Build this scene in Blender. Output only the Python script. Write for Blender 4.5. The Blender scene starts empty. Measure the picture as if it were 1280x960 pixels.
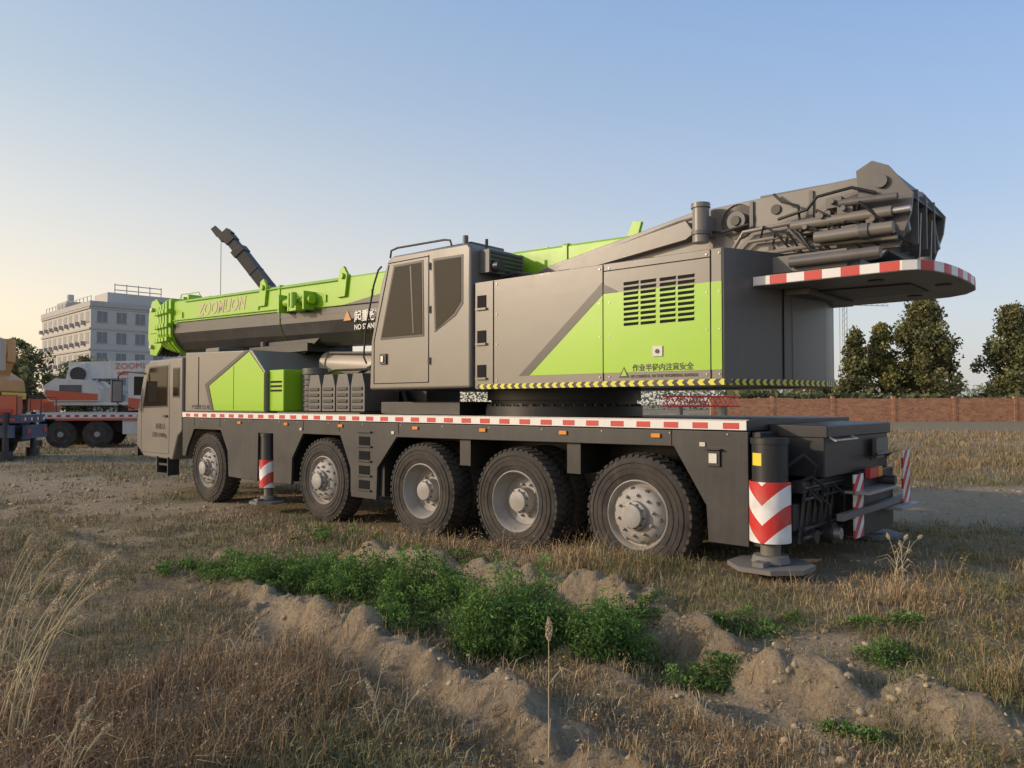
import bpy, bmesh, math, random
import numpy as np
from mathutils import Vector, Matrix
random.seed(7); rng=np.random.default_rng(7)
scene=bpy.context.scene; COL=scene.collection
R=math.radians
# ------------------------------------------------------------ materials
def newmat(name):
    m=bpy.data.materials.new(name); m.use_nodes=True
    nt=m.node_tree; return m,nt,nt.nodes,nt.links,nt.nodes['Principled BSDF']
def mixc(n,l,fac,a,b,mode='MIX'):
    x=n.new('ShaderNodeMix'); x.data_type='RGBA'; x.blend_type=mode
    for sock,val in ((x.inputs[0],fac),(x.inputs[6],a),(x.inputs[7],b)):
        if hasattr(val,'is_linked'): l.new(val,sock)
        elif isinstance(val,(tuple,list)): sock.default_value=(*val[:3],1)
        else: sock.default_value=val
    return x.outputs[2]
def math_(n,l,op,a,b=None,clamp=False):
    x=n.new('ShaderNodeMath'); x.operation=op; x.use_clamp=clamp
    for i,val in enumerate((a,b)):
        if val is None: continue
        if hasattr(val,'is_linked'): l.new(val,x.inputs[i])
        else: x.inputs[i].default_value=val
    return x.outputs[0]
def noise(n,l,vec,scale,detail=5,rough=.6):
    x=n.new('ShaderNodeTexNoise'); x.inputs['Scale'].default_value=scale
    x.inputs['Detail'].default_value=detail; x.inputs['Roughness'].default_value=rough
    l.new(vec,x.inputs['Vector']); return x.outputs['Fac']
def remap(n,l,v,a,b,c=0,d=1):
    x=n.new('ShaderNodeMapRange'); l.new(v,x.inputs[0])
    for i,k in enumerate((a,b,c,d)): x.inputs[i+1].default_value=k
    return x.outputs[0]
def paint(name,col,rough=.4,dust=.3,metal=0,dustcol=(.30,.25,.19),low=True,coat=0,sc=1.5):
    m,nt,n,l,p=newmat(name)
    tc=n.new('ShaderNodeTexCoord').outputs['Object']
    a=noise(n,l,tc,sc,6,.65)
    mp=n.new('ShaderNodeMapping'); mp.inputs['Scale'].default_value=(7,7,.5); l.new(tc,mp.inputs[0])
    st=noise(n,l,mp.outputs[0],1.5,4,.6)
    f=math_(n,l,'MULTIPLY',remap(n,l,a,.35,.75),dust)
    f=math_(n,l,'ADD',f,math_(n,l,'MULTIPLY',remap(n,l,st,.5,.8),dust*.6))
    if low:
        sp=n.new('ShaderNodeSeparateXYZ'); l.new(tc,sp.inputs[0])
        g=remap(n,l,sp.outputs[2],1.1,.3,0,1)
        f=math_(n,l,'ADD',f,math_(n,l,'MULTIPLY',math_(n,l,'MULTIPLY',g,remap(n,l,a,.2,.7)),dust*1.2),True)
    ge=n.new('ShaderNodeNewGeometry'); s2=n.new('ShaderNodeSeparateXYZ'); l.new(ge.outputs['Normal'],s2.inputs[0])
    f=math_(n,l,'ADD',f,math_(n,l,'MULTIPLY',remap(n,l,s2.outputs[2],.6,1),dust*.6),True)
    c=mixc(n,l,f,col,dustcol); l.new(c,p.inputs['Base Color'])
    r=math_(n,l,'ADD',math_(n,l,'MULTIPLY',f,.5),rough,True); l.new(r,p.inputs['Roughness'])
    p.inputs['Metallic'].default_value=metal; p.inputs['Coat Weight'].default_value=coat
    b=n.new('ShaderNodeBump'); b.inputs['Strength'].default_value=.08; b.inputs['Distance'].default_value=.02
    l.new(noise(n,l,tc,3.5,3,.5),b.inputs['Height']); l.new(b.outputs[0],p.inputs['Normal'])
    return m
GREY=paint('grey_paint',(.185,.168,.15),.32,.16,coat=.2)
REARG=paint('grey_dark_rear',(.085,.082,.082),.35,.14,coat=.1)  # darker grey than the near side, used on rear and far housing
GREY2=paint('grey_paint_dark',(.105,.10,.098),.42,.22)
GREEN=paint('green_paint',(.29,.55,.010),.30,.06,coat=.25)
GREENB=paint('green_boom',(.28,.52,.018),.36,.10,coat=.15)
DARK=paint('chassis_dark',(.017,.018,.023),.42,.09)
BLK=paint('black_paint',(.013,.013,.014),.45,.07); BOOMB=paint('boom_black',(.030,.029,.029),.38,.10,coat=.2)
STRIPE=paint('stripe_dark',(.05,.047,.045),.4,.08)
RUB=paint('rubber',(.015,.015,.016),.8,.22,dustcol=(.17,.14,.11),sc=4)
RIM=paint('rim_metal',(.36,.36,.36),.5,.35,metal=.2,sc=5)
STEEL=paint('steel',(.42,.41,.40),.35,.25,metal=.6)
TAN=paint('cyl_tan',(.46,.40,.33),.35,.2)
WHITE=paint('white',(.75,.74,.72),.4,.12); RED=paint('red',(.55,.03,.025),.4,.12)
YEL=paint('yellow',(.75,.6,.04),.4,.1); ORG=paint('orange',(.60,.24,.03),.4,.3); BLUE=paint('blue',(.015,.05,.12),.4,.25)
ORG2=paint('orange_red',(.60,.10,.04),.45,.25); OFFW=paint('offwhite',(.66,.63,.59),.45,.3)
LETT=paint('letter',(.52,.44,.28),.5,.1)
def simple(name,col,rough=.5,metal=0,spec=.5):
    m,nt,n,l,p=newmat(name); tc=n.new('ShaderNodeTexCoord').outputs['Object']
    l.new(mixc(n,l,noise(n,l,tc,3),tuple(k*.82 for k in col),tuple(min(1,k*1.18) for k in col)),p.inputs['Base Color'])
    p.inputs['Roughness'].default_value=rough; p.inputs['Metallic'].default_value=metal; p.inputs['Specular IOR Level'].default_value=spec; return m
GLASS=simple('cab_glass',(.020,.016,.013),.05,spec=.16); LAMP=simple('lamp_lens',(.7,.68,.6),.15); AMB=simple('amber',(.7,.25,.03),.3)
PAD=simple('pad_dusty',(.17,.155,.14),.75)
def stripemat(name,kind):
    m,nt,n,l,p=newmat(name); tc=n.new('ShaderNodeTexCoord').outputs['Object']
    sp=n.new('ShaderNodeSeparateXYZ'); l.new(tc,sp.inputs[0])
    if kind=='chev':
        t=math_(n,l,'SUBTRACT',sp.outputs[2],math_(n,l,'MULTIPLY',math_(n,l,'ABSOLUTE',sp.outputs[0]),1.0)); per=.34; a,b=(.6,.03,.025),(.8,.79,.77)
    elif kind=='diag':
        t=math_(n,l,'ADD',sp.outputs[2],sp.outputs[1]); per=.22; a,b=(.55,.03,.025),(.75,.74,.72)
    else:
        t=math_(n,l,'ADD',math_(n,l,'ADD',sp.outputs[0],sp.outputs[1]),math_(n,l,'ABSOLUTE',math_(n,l,'SUBTRACT',sp.outputs[2],1.957))); per=.11; a,b=(.7,.66,.05),(.012,.012,.012)
    t=math_(n,l,'ADD',t,20.0); t=math_(n,l,'DIVIDE',t,per); t=math_(n,l,'FRACT',t); t=math_(n,l,'GREATER_THAN',t,.5)
    c=mixc(n,l,t,a,b); c=mixc(n,l,math_(n,l,'MULTIPLY',remap(n,l,noise(n,l,tc,6),.45,.8),.5),c,(.3,.25,.2))
    l.new(c,p.inputs['Base Color']); p.inputs['Roughness'].default_value=.45; return m
CHEV=stripemat('chevron_redwhite','chev'); DIAG=stripemat('diag_redwhite','diag'); YB=stripemat('yellow_black','yb')
def foliage(name,tr=.3,rough=.7):
    m,nt,n,l,p=newmat(name); at=n.new('ShaderNodeAttribute'); at.attribute_name='col'
    l.new(at.outputs['Color'],p.inputs['Base Color']); p.inputs['Roughness'].default_value=rough
    p.inputs['Specular IOR Level'].default_value=.2
    if tr:
        t=n.new('ShaderNodeBsdfTranslucent'); l.new(at.outputs['Color'],t.inputs[0])
        mx=n.new('ShaderNodeMixShader'); mx.inputs[0].default_value=tr
        l.new(p.outputs[0],mx.inputs[1]); l.new(t.outputs[0],mx.inputs[2]); l.new(mx.outputs[0],n['Material Output'].inputs[0])
    return m
FOL=foliage('foliage'); GRASS=foliage('grass',0)
BARK=simple('bark',(.09,.07,.05),.9)
# ------------------------------------------------------------ mesh builder
class MB:
    def __init__(s,flip=False): s.v=[];s.f=[];s.m=[];s.mats=[];s.flip=flip
    def add(s,vs,fs,mat):
        if mat not in s.mats: s.mats.append(mat)
        i=s.mats.index(mat); o=len(s.v)
        s.v+= [(a,-b,c) for a,b,c in vs] if s.flip else [tuple(q) for q in vs]
        for f in fs: s.f.append([o+k for k in f]); s.m.append(i)
        return s
    def box(s,x0,x1,y0,y1,z0,z1,mat):
        return s.add([(x,y,z) for x in(x0,x1) for y in(y0,y1) for z in(z0,z1)],[(0,1,3,2),(4,6,7,5),(0,4,5,1),(2,3,7,6),(0,2,6,4),(1,5,7,3)],mat)
    def prism(s,poly,a0,a1,ax,mat):
        f={'y':lambda p,a:(p[0],a,p[1]),'z':lambda p,a:(p[0],p[1],a),'x':lambda p,a:(a,p[0],p[1])}[ax]; n=len(poly)
        return s.add([f(p,a0) for p in poly]+[f(p,a1) for p in poly],[list(range(n)),list(range(2*n-1,n-1,-1))]+[(i,(i+1)%n,n+(i+1)%n,n+i) for i in range(n)],mat)
    def tube(s,pts,r,mat,n=10,cap=True):
        pts=[Vector(p) for p in pts]; vs=[];k=len(pts); rs=r if isinstance(r,(list,tuple)) else [r]*k
        up=None
        for i,p in enumerate(pts):
            t=(pts[min(i+1,k-1)]-pts[max(i-1,0)]).normalized()
            if up is None: up=t.orthogonal().normalized()
            up=(up-t*up.dot(t)).normalized(); b=t.cross(up)
            for j in range(n):
                a=2*math.pi*j/n; vs.append(tuple(p+(up*math.cos(a)+b*math.sin(a))*rs[i]))
        fs=[(i*n+j,i*n+(j+1)%n,(i+1)*n+(j+1)%n,(i+1)*n+j) for i in range(k-1) for j in range(n)]
        if cap: fs+=[list(range(n)),list(range((k-1)*n,k*n))]
        return s.add(vs,fs,mat)
    def cyl(s,p0,p1,r,mat,n=24,r1=None): return s.tube([p0,p1],[r,r if r1 is None else r1],mat,n)
    def lathe(s,prof,c,mat,n=48,ax='y'):
        vs=[]
        for r,y in prof:
            for j in range(n):
                a=2*math.pi*j/n
                vs.append((c[0]+r*math.cos(a),c[1]+y,c[2]+r*math.sin(a)) if ax=='y' else (c[0]+r*math.cos(a),c[1]+r*math.sin(a),c[2]+y))
        k=len(prof)
        return s.add(vs,[(i*n+j,i*n+(j+1)%n,(i+1)*n+(j+1)%n,(i+1)*n+j) for i in range(k-1) for j in range(n)],mat)
    def mesh(s,name,smooth=True,ang=35):
        me=bpy.data.meshes.new(name); me.from_pydata(s.v,[],s.f)
        for m in s.mats: me.materials.append(m)
        me.polygons.foreach_set('material_index',s.m)
        bm=bmesh.new(); bm.from_mesh(me); bmesh.ops.recalc_face_normals(bm,faces=bm.faces); bm.to_mesh(me); bm.free()
        if smooth:
            me.polygons.foreach_set('use_smooth',[True]*len(me.polygons)); me.set_sharp_from_angle(angle=R(ang))
        me.update(); return me
    def obj(s,name,parent=None,bevel=0,loc=None):
        me=s.mesh(name); o=bpy.data.objects.new(name,me); COL.objects.link(o)
        if parent: o.parent=parent
        if loc: o.location=loc
        if bevel:
            b=o.modifiers.new('bevel','BEVEL'); b.width=bevel; b.segments=2; b.limit_method='ANGLE'; b.angle_limit=R(40); b.harden_normals=True
        return o
def empty(name,loc,rz):
    e=bpy.data.objects.new(name,None); COL.objects.link(e); e.location=loc; e.rotation_euler=(0,0,rz); return e
def text(s,body,sx,v,z,size,mat,parent,shear=0,ext=.001,align='LEFT',bold=0):
    c=bpy.data.curves.new(s,'FONT'); c.body=body; c.size=size; c.shear=shear; c.extrude=ext; c.align_x=align; c.offset=bold
    c.materials.append(mat); o=bpy.data.objects.new(s,c); COL.objects.link(o); o.parent=parent
    o.matrix_local=Matrix(((-1,0,0,sx),(0,0,1,-v),(0,1,0,z),(0,0,0,1))); return o
# ------------------------------------------------------------ wheels
def tyre(mb,yo):
    prof=[(.35,-.03),(.40,-.006),(.45,.0),(.51,-.002),(.565,-.014),(.597,-.035),(.606,-.07),(.606,-.27),(.597,-.305),(.565,-.326),(.50,-.34),(.40,-.335),(.35,-.31),(.33,-.3)]
    mb.lathe([(r,y+yo) for r,y in prof],(0,0,0),RUB,72)
    for rr in (.42,.478,.53): mb.lathe([(rr-.006,yo-.0005),(rr,yo+.005),(rr+.006,yo-.001)],(0,0,0),RUB,72)
    N=46
    for row in (0,1):
        for i in range(N):
            a=2*math.pi*(i+row*.5)/N; da=.040; sk=.06
            ys=(-.018,-.155) if row==0 else (-.185,-.322); aa=(0,sk) if row==0 else (sk,0)
            vs=[]
            for k in (0,1):
                for dd in (-da,da):
                    for r in (.585,.628 if not((row==0 and k==0)or(row==1 and k==1)) else .612):
                        t=a+aa[k]+dd; vs.append((r*math.cos(t),ys[k]+yo,r*math.sin(t)))
            mb.add(vs,[(0,1,3,2),(4,6,7,5),(0,4,5,1),(2,3,7,6),(0,2,6,4),(1,5,7,3)],RUB)
def wheelmesh(kind):
    mb=MB(); tyre(mb,0)
    if kind=='A':
        mb.lathe([(.35,-.06),(.357,-.02),(.345,-.012),(.33,-.03),(.315,-.075),(.30,-.08),(.285,-.045),(.25,-.012),(.19,.002),(.165,.004),(.15,.006),(.145,.05),(.12,.06),(.115,.10),(.07,.115),(.0,.117)],(0,0,0),RIM,48)
        nb,rb,yb=10,.205,.0; hr,hy=.268,-.028
    else:
        mb.lathe([(.35,-.06),(.357,-.02),(.345,-.012),(.33,-.03),(.32,-.08),(.29,-.13),(.275,-.20),(.24,-.225),(.15,-.225),(.145,-.10),(.12,-.09),(.115,-.05),(.06,-.04),(0,-.04)],(0,0,0),RIM,48)
        nb,rb,yb=10,.19,-.225; hr,hy=.24,-.22; tyre(mb,-.37); mb.lathe([(.35,-.4),(.3,-.45),(.0,-.46)],(0,0,0),DARK,32)
    mb.lathe([(.33,-.30),(.2,-.3),(0,-.3)],(0,0,0),DARK,32)
    for i in range(nb):
        a=2*math.pi*i/nb; x,z=rb*math.cos(a),rb*math.sin(a)
        mb.cyl((x,yb-.01,z),(x,yb+.028,z),.017,STEEL,6); mb.cyl((x,yb+.02,z),(x,yb+.045,z),.009,STEEL,6)
        x,z=.105*math.cos(a+.3),.105*math.sin(a+.3); y0=.06 if kind=='A' else -.09
        mb.cyl((x*1.22,y0-.012,z*1.22),(x*1.22,y0+.008,z*1.22),.009,DARK,6)
        if kind=='A':
            a2=a+math.pi/nb; x,z=hr*math.cos(a2),hr*math.sin(a2)
            mb.cyl((x,hy-.01,z),(x,hy+.006,z),.022,BLK,12)
    return mb.mesh('wheel_'+kind)
WA,WB=wheelmesh('A'),wheelmesh('B')
# ------------------------------------------------------------ main crane
CR=empty('mobile_crane',(1.234,7.75,0),R(138.6))
AX=[(0,'A'),(1.633,'B'),(3.237,'B'),(5.379,'A'),(8.828,'A')]
for i,(s_,k) in enumerate(AX):
    for side in (0,1):
        o=bpy.data.objects.new('wheel_%d_%s'%(i+1,'near' if side==0 else 'far'),WA if k=='A' else WB); COL.objects.link(o); o.parent=CR
        o.location=(s_,-.02 if side==0 else -2.73,.63); o.rotation_euler=(0,.4*i+.2,0)
        if side: o.rotation_euler=(0,.7*i,math.pi)
    MB(True).cyl((s_,.3,.63),(s_,2.45,.63),.1,DARK,12).tube([(s_,1.15,.63),(s_,1.37,.63),(s_,1.6,.63)],[.2,.27,.2],DARK,16).obj('axle_%d'%(i+1),CR)
sk=[(-1.2,1.5),(-1.2,.46),(-.80,.46),(-.78,.80),(-.44,1.34),(3.68,1.31),(4.08,.88),(4.1,.45),(4.66,.45),(4.68,.85),(4.92,1.30),(5.85,1.30),(6.14,.92),(6.16,.52),(6.66,.50),(6.68,1.28),(7.12,1.28),(7.14,.50),(8.06,.52),(8.1,.95),(8.34,1.30),(9.3,1.30),(9.55,.95),(9.62,.8),(9.74,.8),(9.74,1.5)]
mb=MB(True); mb.prism(sk,0,.05,'y',DARK); mb.prism(sk,2.70,2.75,'y',DARK); mb.obj('side_skirts',CR,.008)
mb=MB(True)
mb.box(-1.15,9.7,.62,1.02,.78,1.48,BLK); mb.box(-1.15,9.7,1.72,2.12,.78,1.48,BLK); mb.box(-1.1,9.6,1.02,1.72,.9,1.3,BLK)
for s_ in (-.9,.8,2.45,4.35,6.9,7.6): mb.box(s_-.09,s_+.09,.05,2.7,1.0,1.45,BLK)
mb.box(4.0,4.75,.06,.6,.5,1.4,BLK); mb.box(7.25,8.0,.06,.6,.55,1.4,BLK); mb.box(6.2,6.6,.06,.6,.55,1.4,BLK); mb.box(-1.15,-.85,.06,2.6,.55,1.4,BLK)
mb.obj('chassis_frame',CR)
mb=MB(True); mb.box(-1.2,9.72,-.005,2.755,1.504,1.60,DARK)
mb.box(4.5,6.6,.02,2.7,1.602,1.63,DARK)
mb.obj('deck',CR,.006)
mb=MB(True); mb.box(-1.19,9.72,-.018,-.006,1.512,1.598,WHITE)
x=-1.12
while x<9.6:
    mb.box(x,x+.155,-.0215,-.0185,1.522,1.578,RED); x+=.31
mb.box(-1.21,9.72,-.022,.012,1.6005,1.607,STEEL); mb.obj('reflective_edge',CR)
mb=MB(True); VOID=simple('void',(.004,.004,.004),1)
for z in (.58,.78,.98,1.18): mb.box(4.24,4.48,-.006,.02,z,z+.12,VOID)
for s_ in (-.25,.9,2.1,3.3,4.9,6.3,7.7): mb.box(s_-.05,s_+.05,-.02,-.001,1.42,1.46,AMB)
for s_ in (-.75,3.75,5.9): mb.box(s_-.03,s_+.03,-.012,-.001,1.35,1.39,STEEL)
mb.box(-.93,-.80,-.02,-.001,1.17,1.32,DARK); mb.box(-.905,-.825,-.032,-.019,1.20,1.29,LAMP); mb.box(-.95,-.78,-.055,-.001,1.325,1.335,DARK)
for z in (.55,.75,.95,1.15,1.35): mb.box(4.2,4.52,-.03,-.001,z+.005,z+.025,DARK)
for s_ in (-1.0,-.4,.4,1.2,2.0,2.8,3.6,4.4,5.2,6.0,6.5,7.4,8.2,9.0): mb.cyl((s_,-.006,1.47),(s_,0,1.47),.009,STEEL,6)
for s_ in (-.42,3.64,4.94,5.84,8.36,9.28): mb.box(s_-.004,s_+.004,-.004,-.0,1.35,1.50,VOID)
mb.obj('side_markers',CR,.003)
# ---- outrigger jacks
def jack(s_,v,top,ztop,split,zbot,zpad,r,nm,sgn=1):
    mb=MB(True)
    mb.cyl((s_,v,split-.05),(s_,v,ztop),r*.88,DARK,28); mb.cyl((s_,v,ztop-.03),(s_,v,ztop+.02),r*.95,DARK,28)
    mb.cyl((s_,v,zpad+.06),(s_,v,zbot+.02),r*.5,GREY2,20); mb.lathe([(r*.2,.07),(r*.85,.06),(r*.95,.0)],(s_,v,zpad+.05),PAD,20,'z')
    mb.prism([(s_+.36*math.cos(a)*r/.17,v+.36*math.sin(a)*r/.17) for a in [R(22.5+45*i) for i in range(8)]],zpad,zpad+.04,'z',PAD)
    mb.box(s_-.05,s_+.05,v-.27*r/.17,v+.27*r/.17,zpad+.041,zpad+.08,PAD)
    mb.cyl((s_,v-sgn*r*.6,split-.1),(s_,v-sgn*r*.6,ztop-.05),.02,DARK,10)
    if r>.15:
        q=[(s_+.155*math.sin(a),v-sgn*.155*math.cos(a)) for a in [R(k) for k in (4,12,20,28,36,44)]]; q2=[(s_+.158*math.sin(a),v-sgn*.158*math.cos(a)) for a in [R(k) for k in (44,36,28,20,12,4)]]
        mb.prism(q+q2,ztop-.22,ztop-.11,'z',YEL)
    mb.obj('outrigger_'+nm,CR,.0)
    m2=MB(); 
    pts=[(r*1.02*math.sin(a),r*1.02*math.cos(a)*sgn) for a in [R(k) for k in range(-100,101,12)]]
    pts2=[(p[0]*.93,p[1]*.93) for p in pts][::-1]
    m2.prism(pts+pts2,-(split-zbot)/2,(split-zbot)/2,'z',CHEV); m2.obj('outrigger_sleeve_'+nm,CR,.002,loc=(s_,-v,(split+zbot)/2))
jack(-1.40,.0,0,1.43,1.07,.54,.31,.175,'rear_near'); jack(-1.40,2.75,0,1.43,1.07,.52,.24,.175,'rear_far',-1)
jack(6.9,.06,0,1.26,.86,.42,.17,.14,'front_near'); jack(6.9,2.69,0,1.26,.86,.42,.1,.14,'front_far',-1)
# ---- rear end
mb=MB(True)
mb.box(-1.72,-1.205,.45,2.36,1.08,1.55,DARK); mb.prism([(-1.205,1.56),(-1.75,1.555),(-1.75,1.44),(-1.205,1.44)],.44,2.38,'y',DARK)
mb.box(-1.78,-1.205,1.28,2.34,.45,1.078,DARK)
mb.box(-1.56,-1.24,.12,1.3,.62,.86,DARK); mb.box(-1.62,-1.5,.2,1.32,.95,1.06,DARK)
mb.box(-1.3,-1.206,.05,2.7,.46,1.498,BLK)
mb.obj('rear_block',CR,.012)
mb=MB(True)
mb.box(-1.86,-1.8,.5,2.6,.70,.76,GREY2); mb.box(-1.98,-1.78,1.9,2.6,.66,.69,STEEL); mb.box(-1.95,-1.72,.95,1.85,.9,.925,STEEL)
for v in (.25,.38,.55,.7,.85,1.0): mb.cyl((-1.55,v,.5),(-1.6,v+.05,1.05),.022,DARK,8)
for z in (.56,.64,.9,1.0): mb.cyl((-1.62,.2,z),(-1.62,1.25,z),.02,DARK,8)
mb.cyl((-1.7,.75,.55),(-1.55,.75,.55),.10,DARK,18); mb.cyl((-1.76,.75,.55),(-1.7,.75,.55),.055,STEEL,14)
mb.cyl((-1.66,.42,.55),(-1.56,.42,.55),.06,DARK,18)
mb.tube([(-1.5,.15,1.2),(-1.62,.2,1.3),(-1.68,.32,1.2),(-1.6,.4,1.0)],.018,RUB,8); mb.tube([(-1.5,.2,1.0),(-1.65,.3,1.1),(-1.7,.5,1.0),(-1.6,.6,.8)],.018,RUB,8)
mb.tube([(-1.79,2.0,1.2),(-1.86,2.0,1.25),(-1.86,1.5,1.25),(-1.79,1.5,1.2)],.014,DARK,8)
for v,z in ((.3,1.0),(.5,.95),(.9,1.02),(1.1,.92)): mb.tube([(-1.6,v,z),(-1.72,v+.05,z-.12),(-1.7,v+.12,z-.3),(-1.58,v+.15,z-.35)],.013,RUB,6)
mb.box(-1.84,-1.79,1.35,1.6,1.02,1.12,RED); mb.box(-1.84,-1.79,1.62,1.75,1.02,1.12,AMB)
mb.box(-1.80,-1.76,1.7,2.1,1.2,1.4,GREY2); mb.cyl((-1.95,1.8,.98),(-1.78,1.8,.98),.05,DARK,12)
mb.tube([(-1.73,.5,1.45),(-1.80,.5,1.42),(-1.80,1.1,1.42),(-1.73,1.1,1.45)],.012,STEEL,8)
mb.obj('rear_fittings',CR,.004)
m2=MB(); m2.box(-.02,.0,-.13,.13,-.3,.3,DIAG); m2.obj('rear_warning_board_1',CR,.002,loc=(-1.80,-1.08,.78))
m2=MB(); m2.box(-.02,.0,-.13,.13,-.3,.3,DIAG); m2.obj('rear_warning_board_2',CR,.002,loc=(-1.86,-2.48,.95))
# ---- carrier engine hood
mb=MB(True)
hood=[(9.72,1.61),(9.72,2.70),(7.4,2.64),(6.98,2.28),(6.98,1.61)]
mb.prism(hood,.03,2.7,'y',GREY)
mb.box(6.55,6.976,.10,2.6,1.632,2.30,GREEN); mb.box(9.0,9.5,.3,.8,2.69,2.78,GREY2); mb.cyl((8.6,1.0,2.66),(8.6,1.0,2.9),.09,DARK,16)
mb.obj('engine_hood',CR,.02)
SEAM=simple('seam',(.006,.006,.006),.9)
mb=MB(True)
mb.prism([(8.62,1.64),(8.80,2.07),(7.46,2.615),(7.0,2.25),(7.0,1.64)],.022,.031,'y',GREEN)
mb.prism([(8.74,1.64),(8.64,1.64),(8.82,2.07),(7.48,2.63),(7.62,2.635),(8.96,2.10)],.020,.030,'y',STRIPE)
mb.box(9.2,9.206,.02,.03,1.7,2.6,SEAM); mb.box(7.95,7.956,.018,.03,1.66,2.4,SEAM)
for z in (1.95,2.02,2.09): mb.box(6.60,6.92,.092,.10,z,z+.03,SEAM)
mb.obj('hood_livery',CR)
text('hood_label','严禁踩踏 禁止吸烟',9.45,.028,1.66,.09,BLK,CR)
# ---- driver cab
cab=[(9.78,2.62),(11.15,2.60),(11.38,2.50),(11.66,1.72),(11.72,1.45),(11.72,.92),(11.4,.72),(10.15,.70),(9.95,1.15),(9.78,1.25)]
mb=MB(True); mb.prism(cab,.0,2.75,'y',GREY); mb.box(9.9,11.0,.3,2.4,2.61,2.68,GREY2); mb.obj('driver_cab',CR,.04)
def win(mb,poly,v,g=GLASS,e=.03):
    cx=sum(p[0] for p in poly)/len(poly); cz=sum(p[1] for p in poly)/len(poly)
    ex=[(cx+(a-cx)*(1+e/max(.05,abs(a-cx))),cz+(b-cz)*(1+e/max(.05,abs(b-cz)))) for a,b in poly]
    mb.prism(ex,v-.006,v+.01,'y',BLK); mb.prism(poly,v-.010,v-.007,'y',g)
mb=MB(True)
win(mb,[(10.38,1.72),(10.38,2.46),(11.12,2.45),(11.26,2.2),(11.42,1.70)],0); win(mb,[(9.9,1.9),(9.9,2.4),(10.12,2.4),(10.12,1.9)],0)
for a,b,c,d in ((10.28,10.29,.80,2.52),(11.5,11.51,.80,1.9)): mb.box(a,b,-.004,.01,c,d,BLK)
mb.box(10.28,11.51,-.004,.01,.8,.81,BLK); mb.box(10.36,10.5,-.03,-.001,1.5,1.54,BLK)
mb.prism([(11.66,1.80),(11.42,2.46),(11.43,2.47),(11.68,1.80)],.2,2.55,'y',GLASS)
mb.box(11.70,11.735,.15,.5,1.0,1.2,LAMP); mb.box(11.66,11.80,.0,2.75,.72,.9,BLK)
mb.box(10.3,10.75,-.02,.2,.40,.44,DARK); mb.box(10.35,10.7,.0,.2,.58,.62,DARK); mb.box(10.28,10.31,-.02,.2,.4,.75,DARK); mb.box(10.74,10.77,-.02,.2,.4,.75,DARK)
mb.tube([(11.3,.0,2.35),(11.75,-.25,2.4),(11.85,-.32,2.3),(11.85,-.32,1.75),(11.6,-.1,1.65)],.015,BLK,8)
mb.box(11.80,11.86,-.46,-.25,1.78,2.22,BLK); mb.box(11.79,11.798,-.44,-.27,1.8,2.2,STEEL)
mb.obj('cab_fittings',CR,.004)
text('cab_label','核载2人',10.85,-.006,1.28,.12,BLK,CR); text('cab_label_2','自重:54400kg',11.0,-.006,1.12,.11,BLK,CR)
# ---- mid deck equipment
mb=MB(True)
for i in range(4):
    s0=4.75+i*.36
    mb.prism([(s0,1.64),(s0,2.02),(s0+.06,2.2),(s0+.28,2.2),(s0+.33,2.02),(s0+.33,1.64)],.3,.95,'y',GREY2)
    for j in range(4): mb.box(s0+.05,s0+.29,.285,.30,1.68+j*.09,1.73+j*.09,BLK)
mb.box(4.2,6.3,1.0,1.7,1.64,1.95,BLK); mb.box(2.9,4.5,.4,1.0,1.604,1.78,DARK)
mb.cyl((6.35,.55,1.64),(6.35,.55,2.32),.2,GREY2,24)
for j in range(7): mb.lathe([(.2,0),(.215,.02),(.2,.04)],(6.35,.55,1.70+j*.085),GREY2,24,'z')
mb.tube([(4.5,.9,1.75),(4.9,1.0,2.3),(5.6,1.1,2.35),(6.2,1.0,2.1)],.03,RUB); mb.tube([(4.4,.8,1.75),(4.8,.98,2.15),(5.4,1.0,2.3),(6.3,.9,2.3),(6.7,.8,2.2)],.02,RUB)
mb.box(7.1,9.0,.9,1.85,2.655,2.80,BLK)
mb.obj('deck_equipment',CR,.008)
# ---- slewing ring + turntable
mb=MB(True)
mb.cyl((1.95,1.37,1.6),(1.95,1.37,1.72),1.02,DARK,64); mb.cyl((1.95,1.37,1.72),(1.95,1.37,1.80),.95,BLK,64); mb.cyl((1.95,1.37,1.80),(1.95,1.37,1.93),1.0,DARK,64)
for i in range(48):
    a=2*math.pi*i/48; mb.cyl((1.95+.985*math.cos(a),1.37+.985*math.sin(a),1.72),(1.95+.985*math.cos(a),1.37+.985*math.sin(a),1.75),.02,DARK,6)
mb.obj('slewing_ring',CR)
mb=MB(True)
mb.box(-.9,4.1,.1,2.65,1.935,2.0,GREY2)
tt=[(3.9,2.0),(3.7,2.5),(2.6,3.2),(1.75,3.46),(-.2,3.80),(-2.15,3.86),(-2.3,3.7),(-2.36,3.3),(-2.1,3.08),(-1.3,3.0),(-.9,2.0)]
mb.prism(tt,.80,.86,'y',GREY); mb.prism(tt,1.88,1.94,'y',GREY)
mb.obj('turntable_frame',CR,.01)
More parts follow.
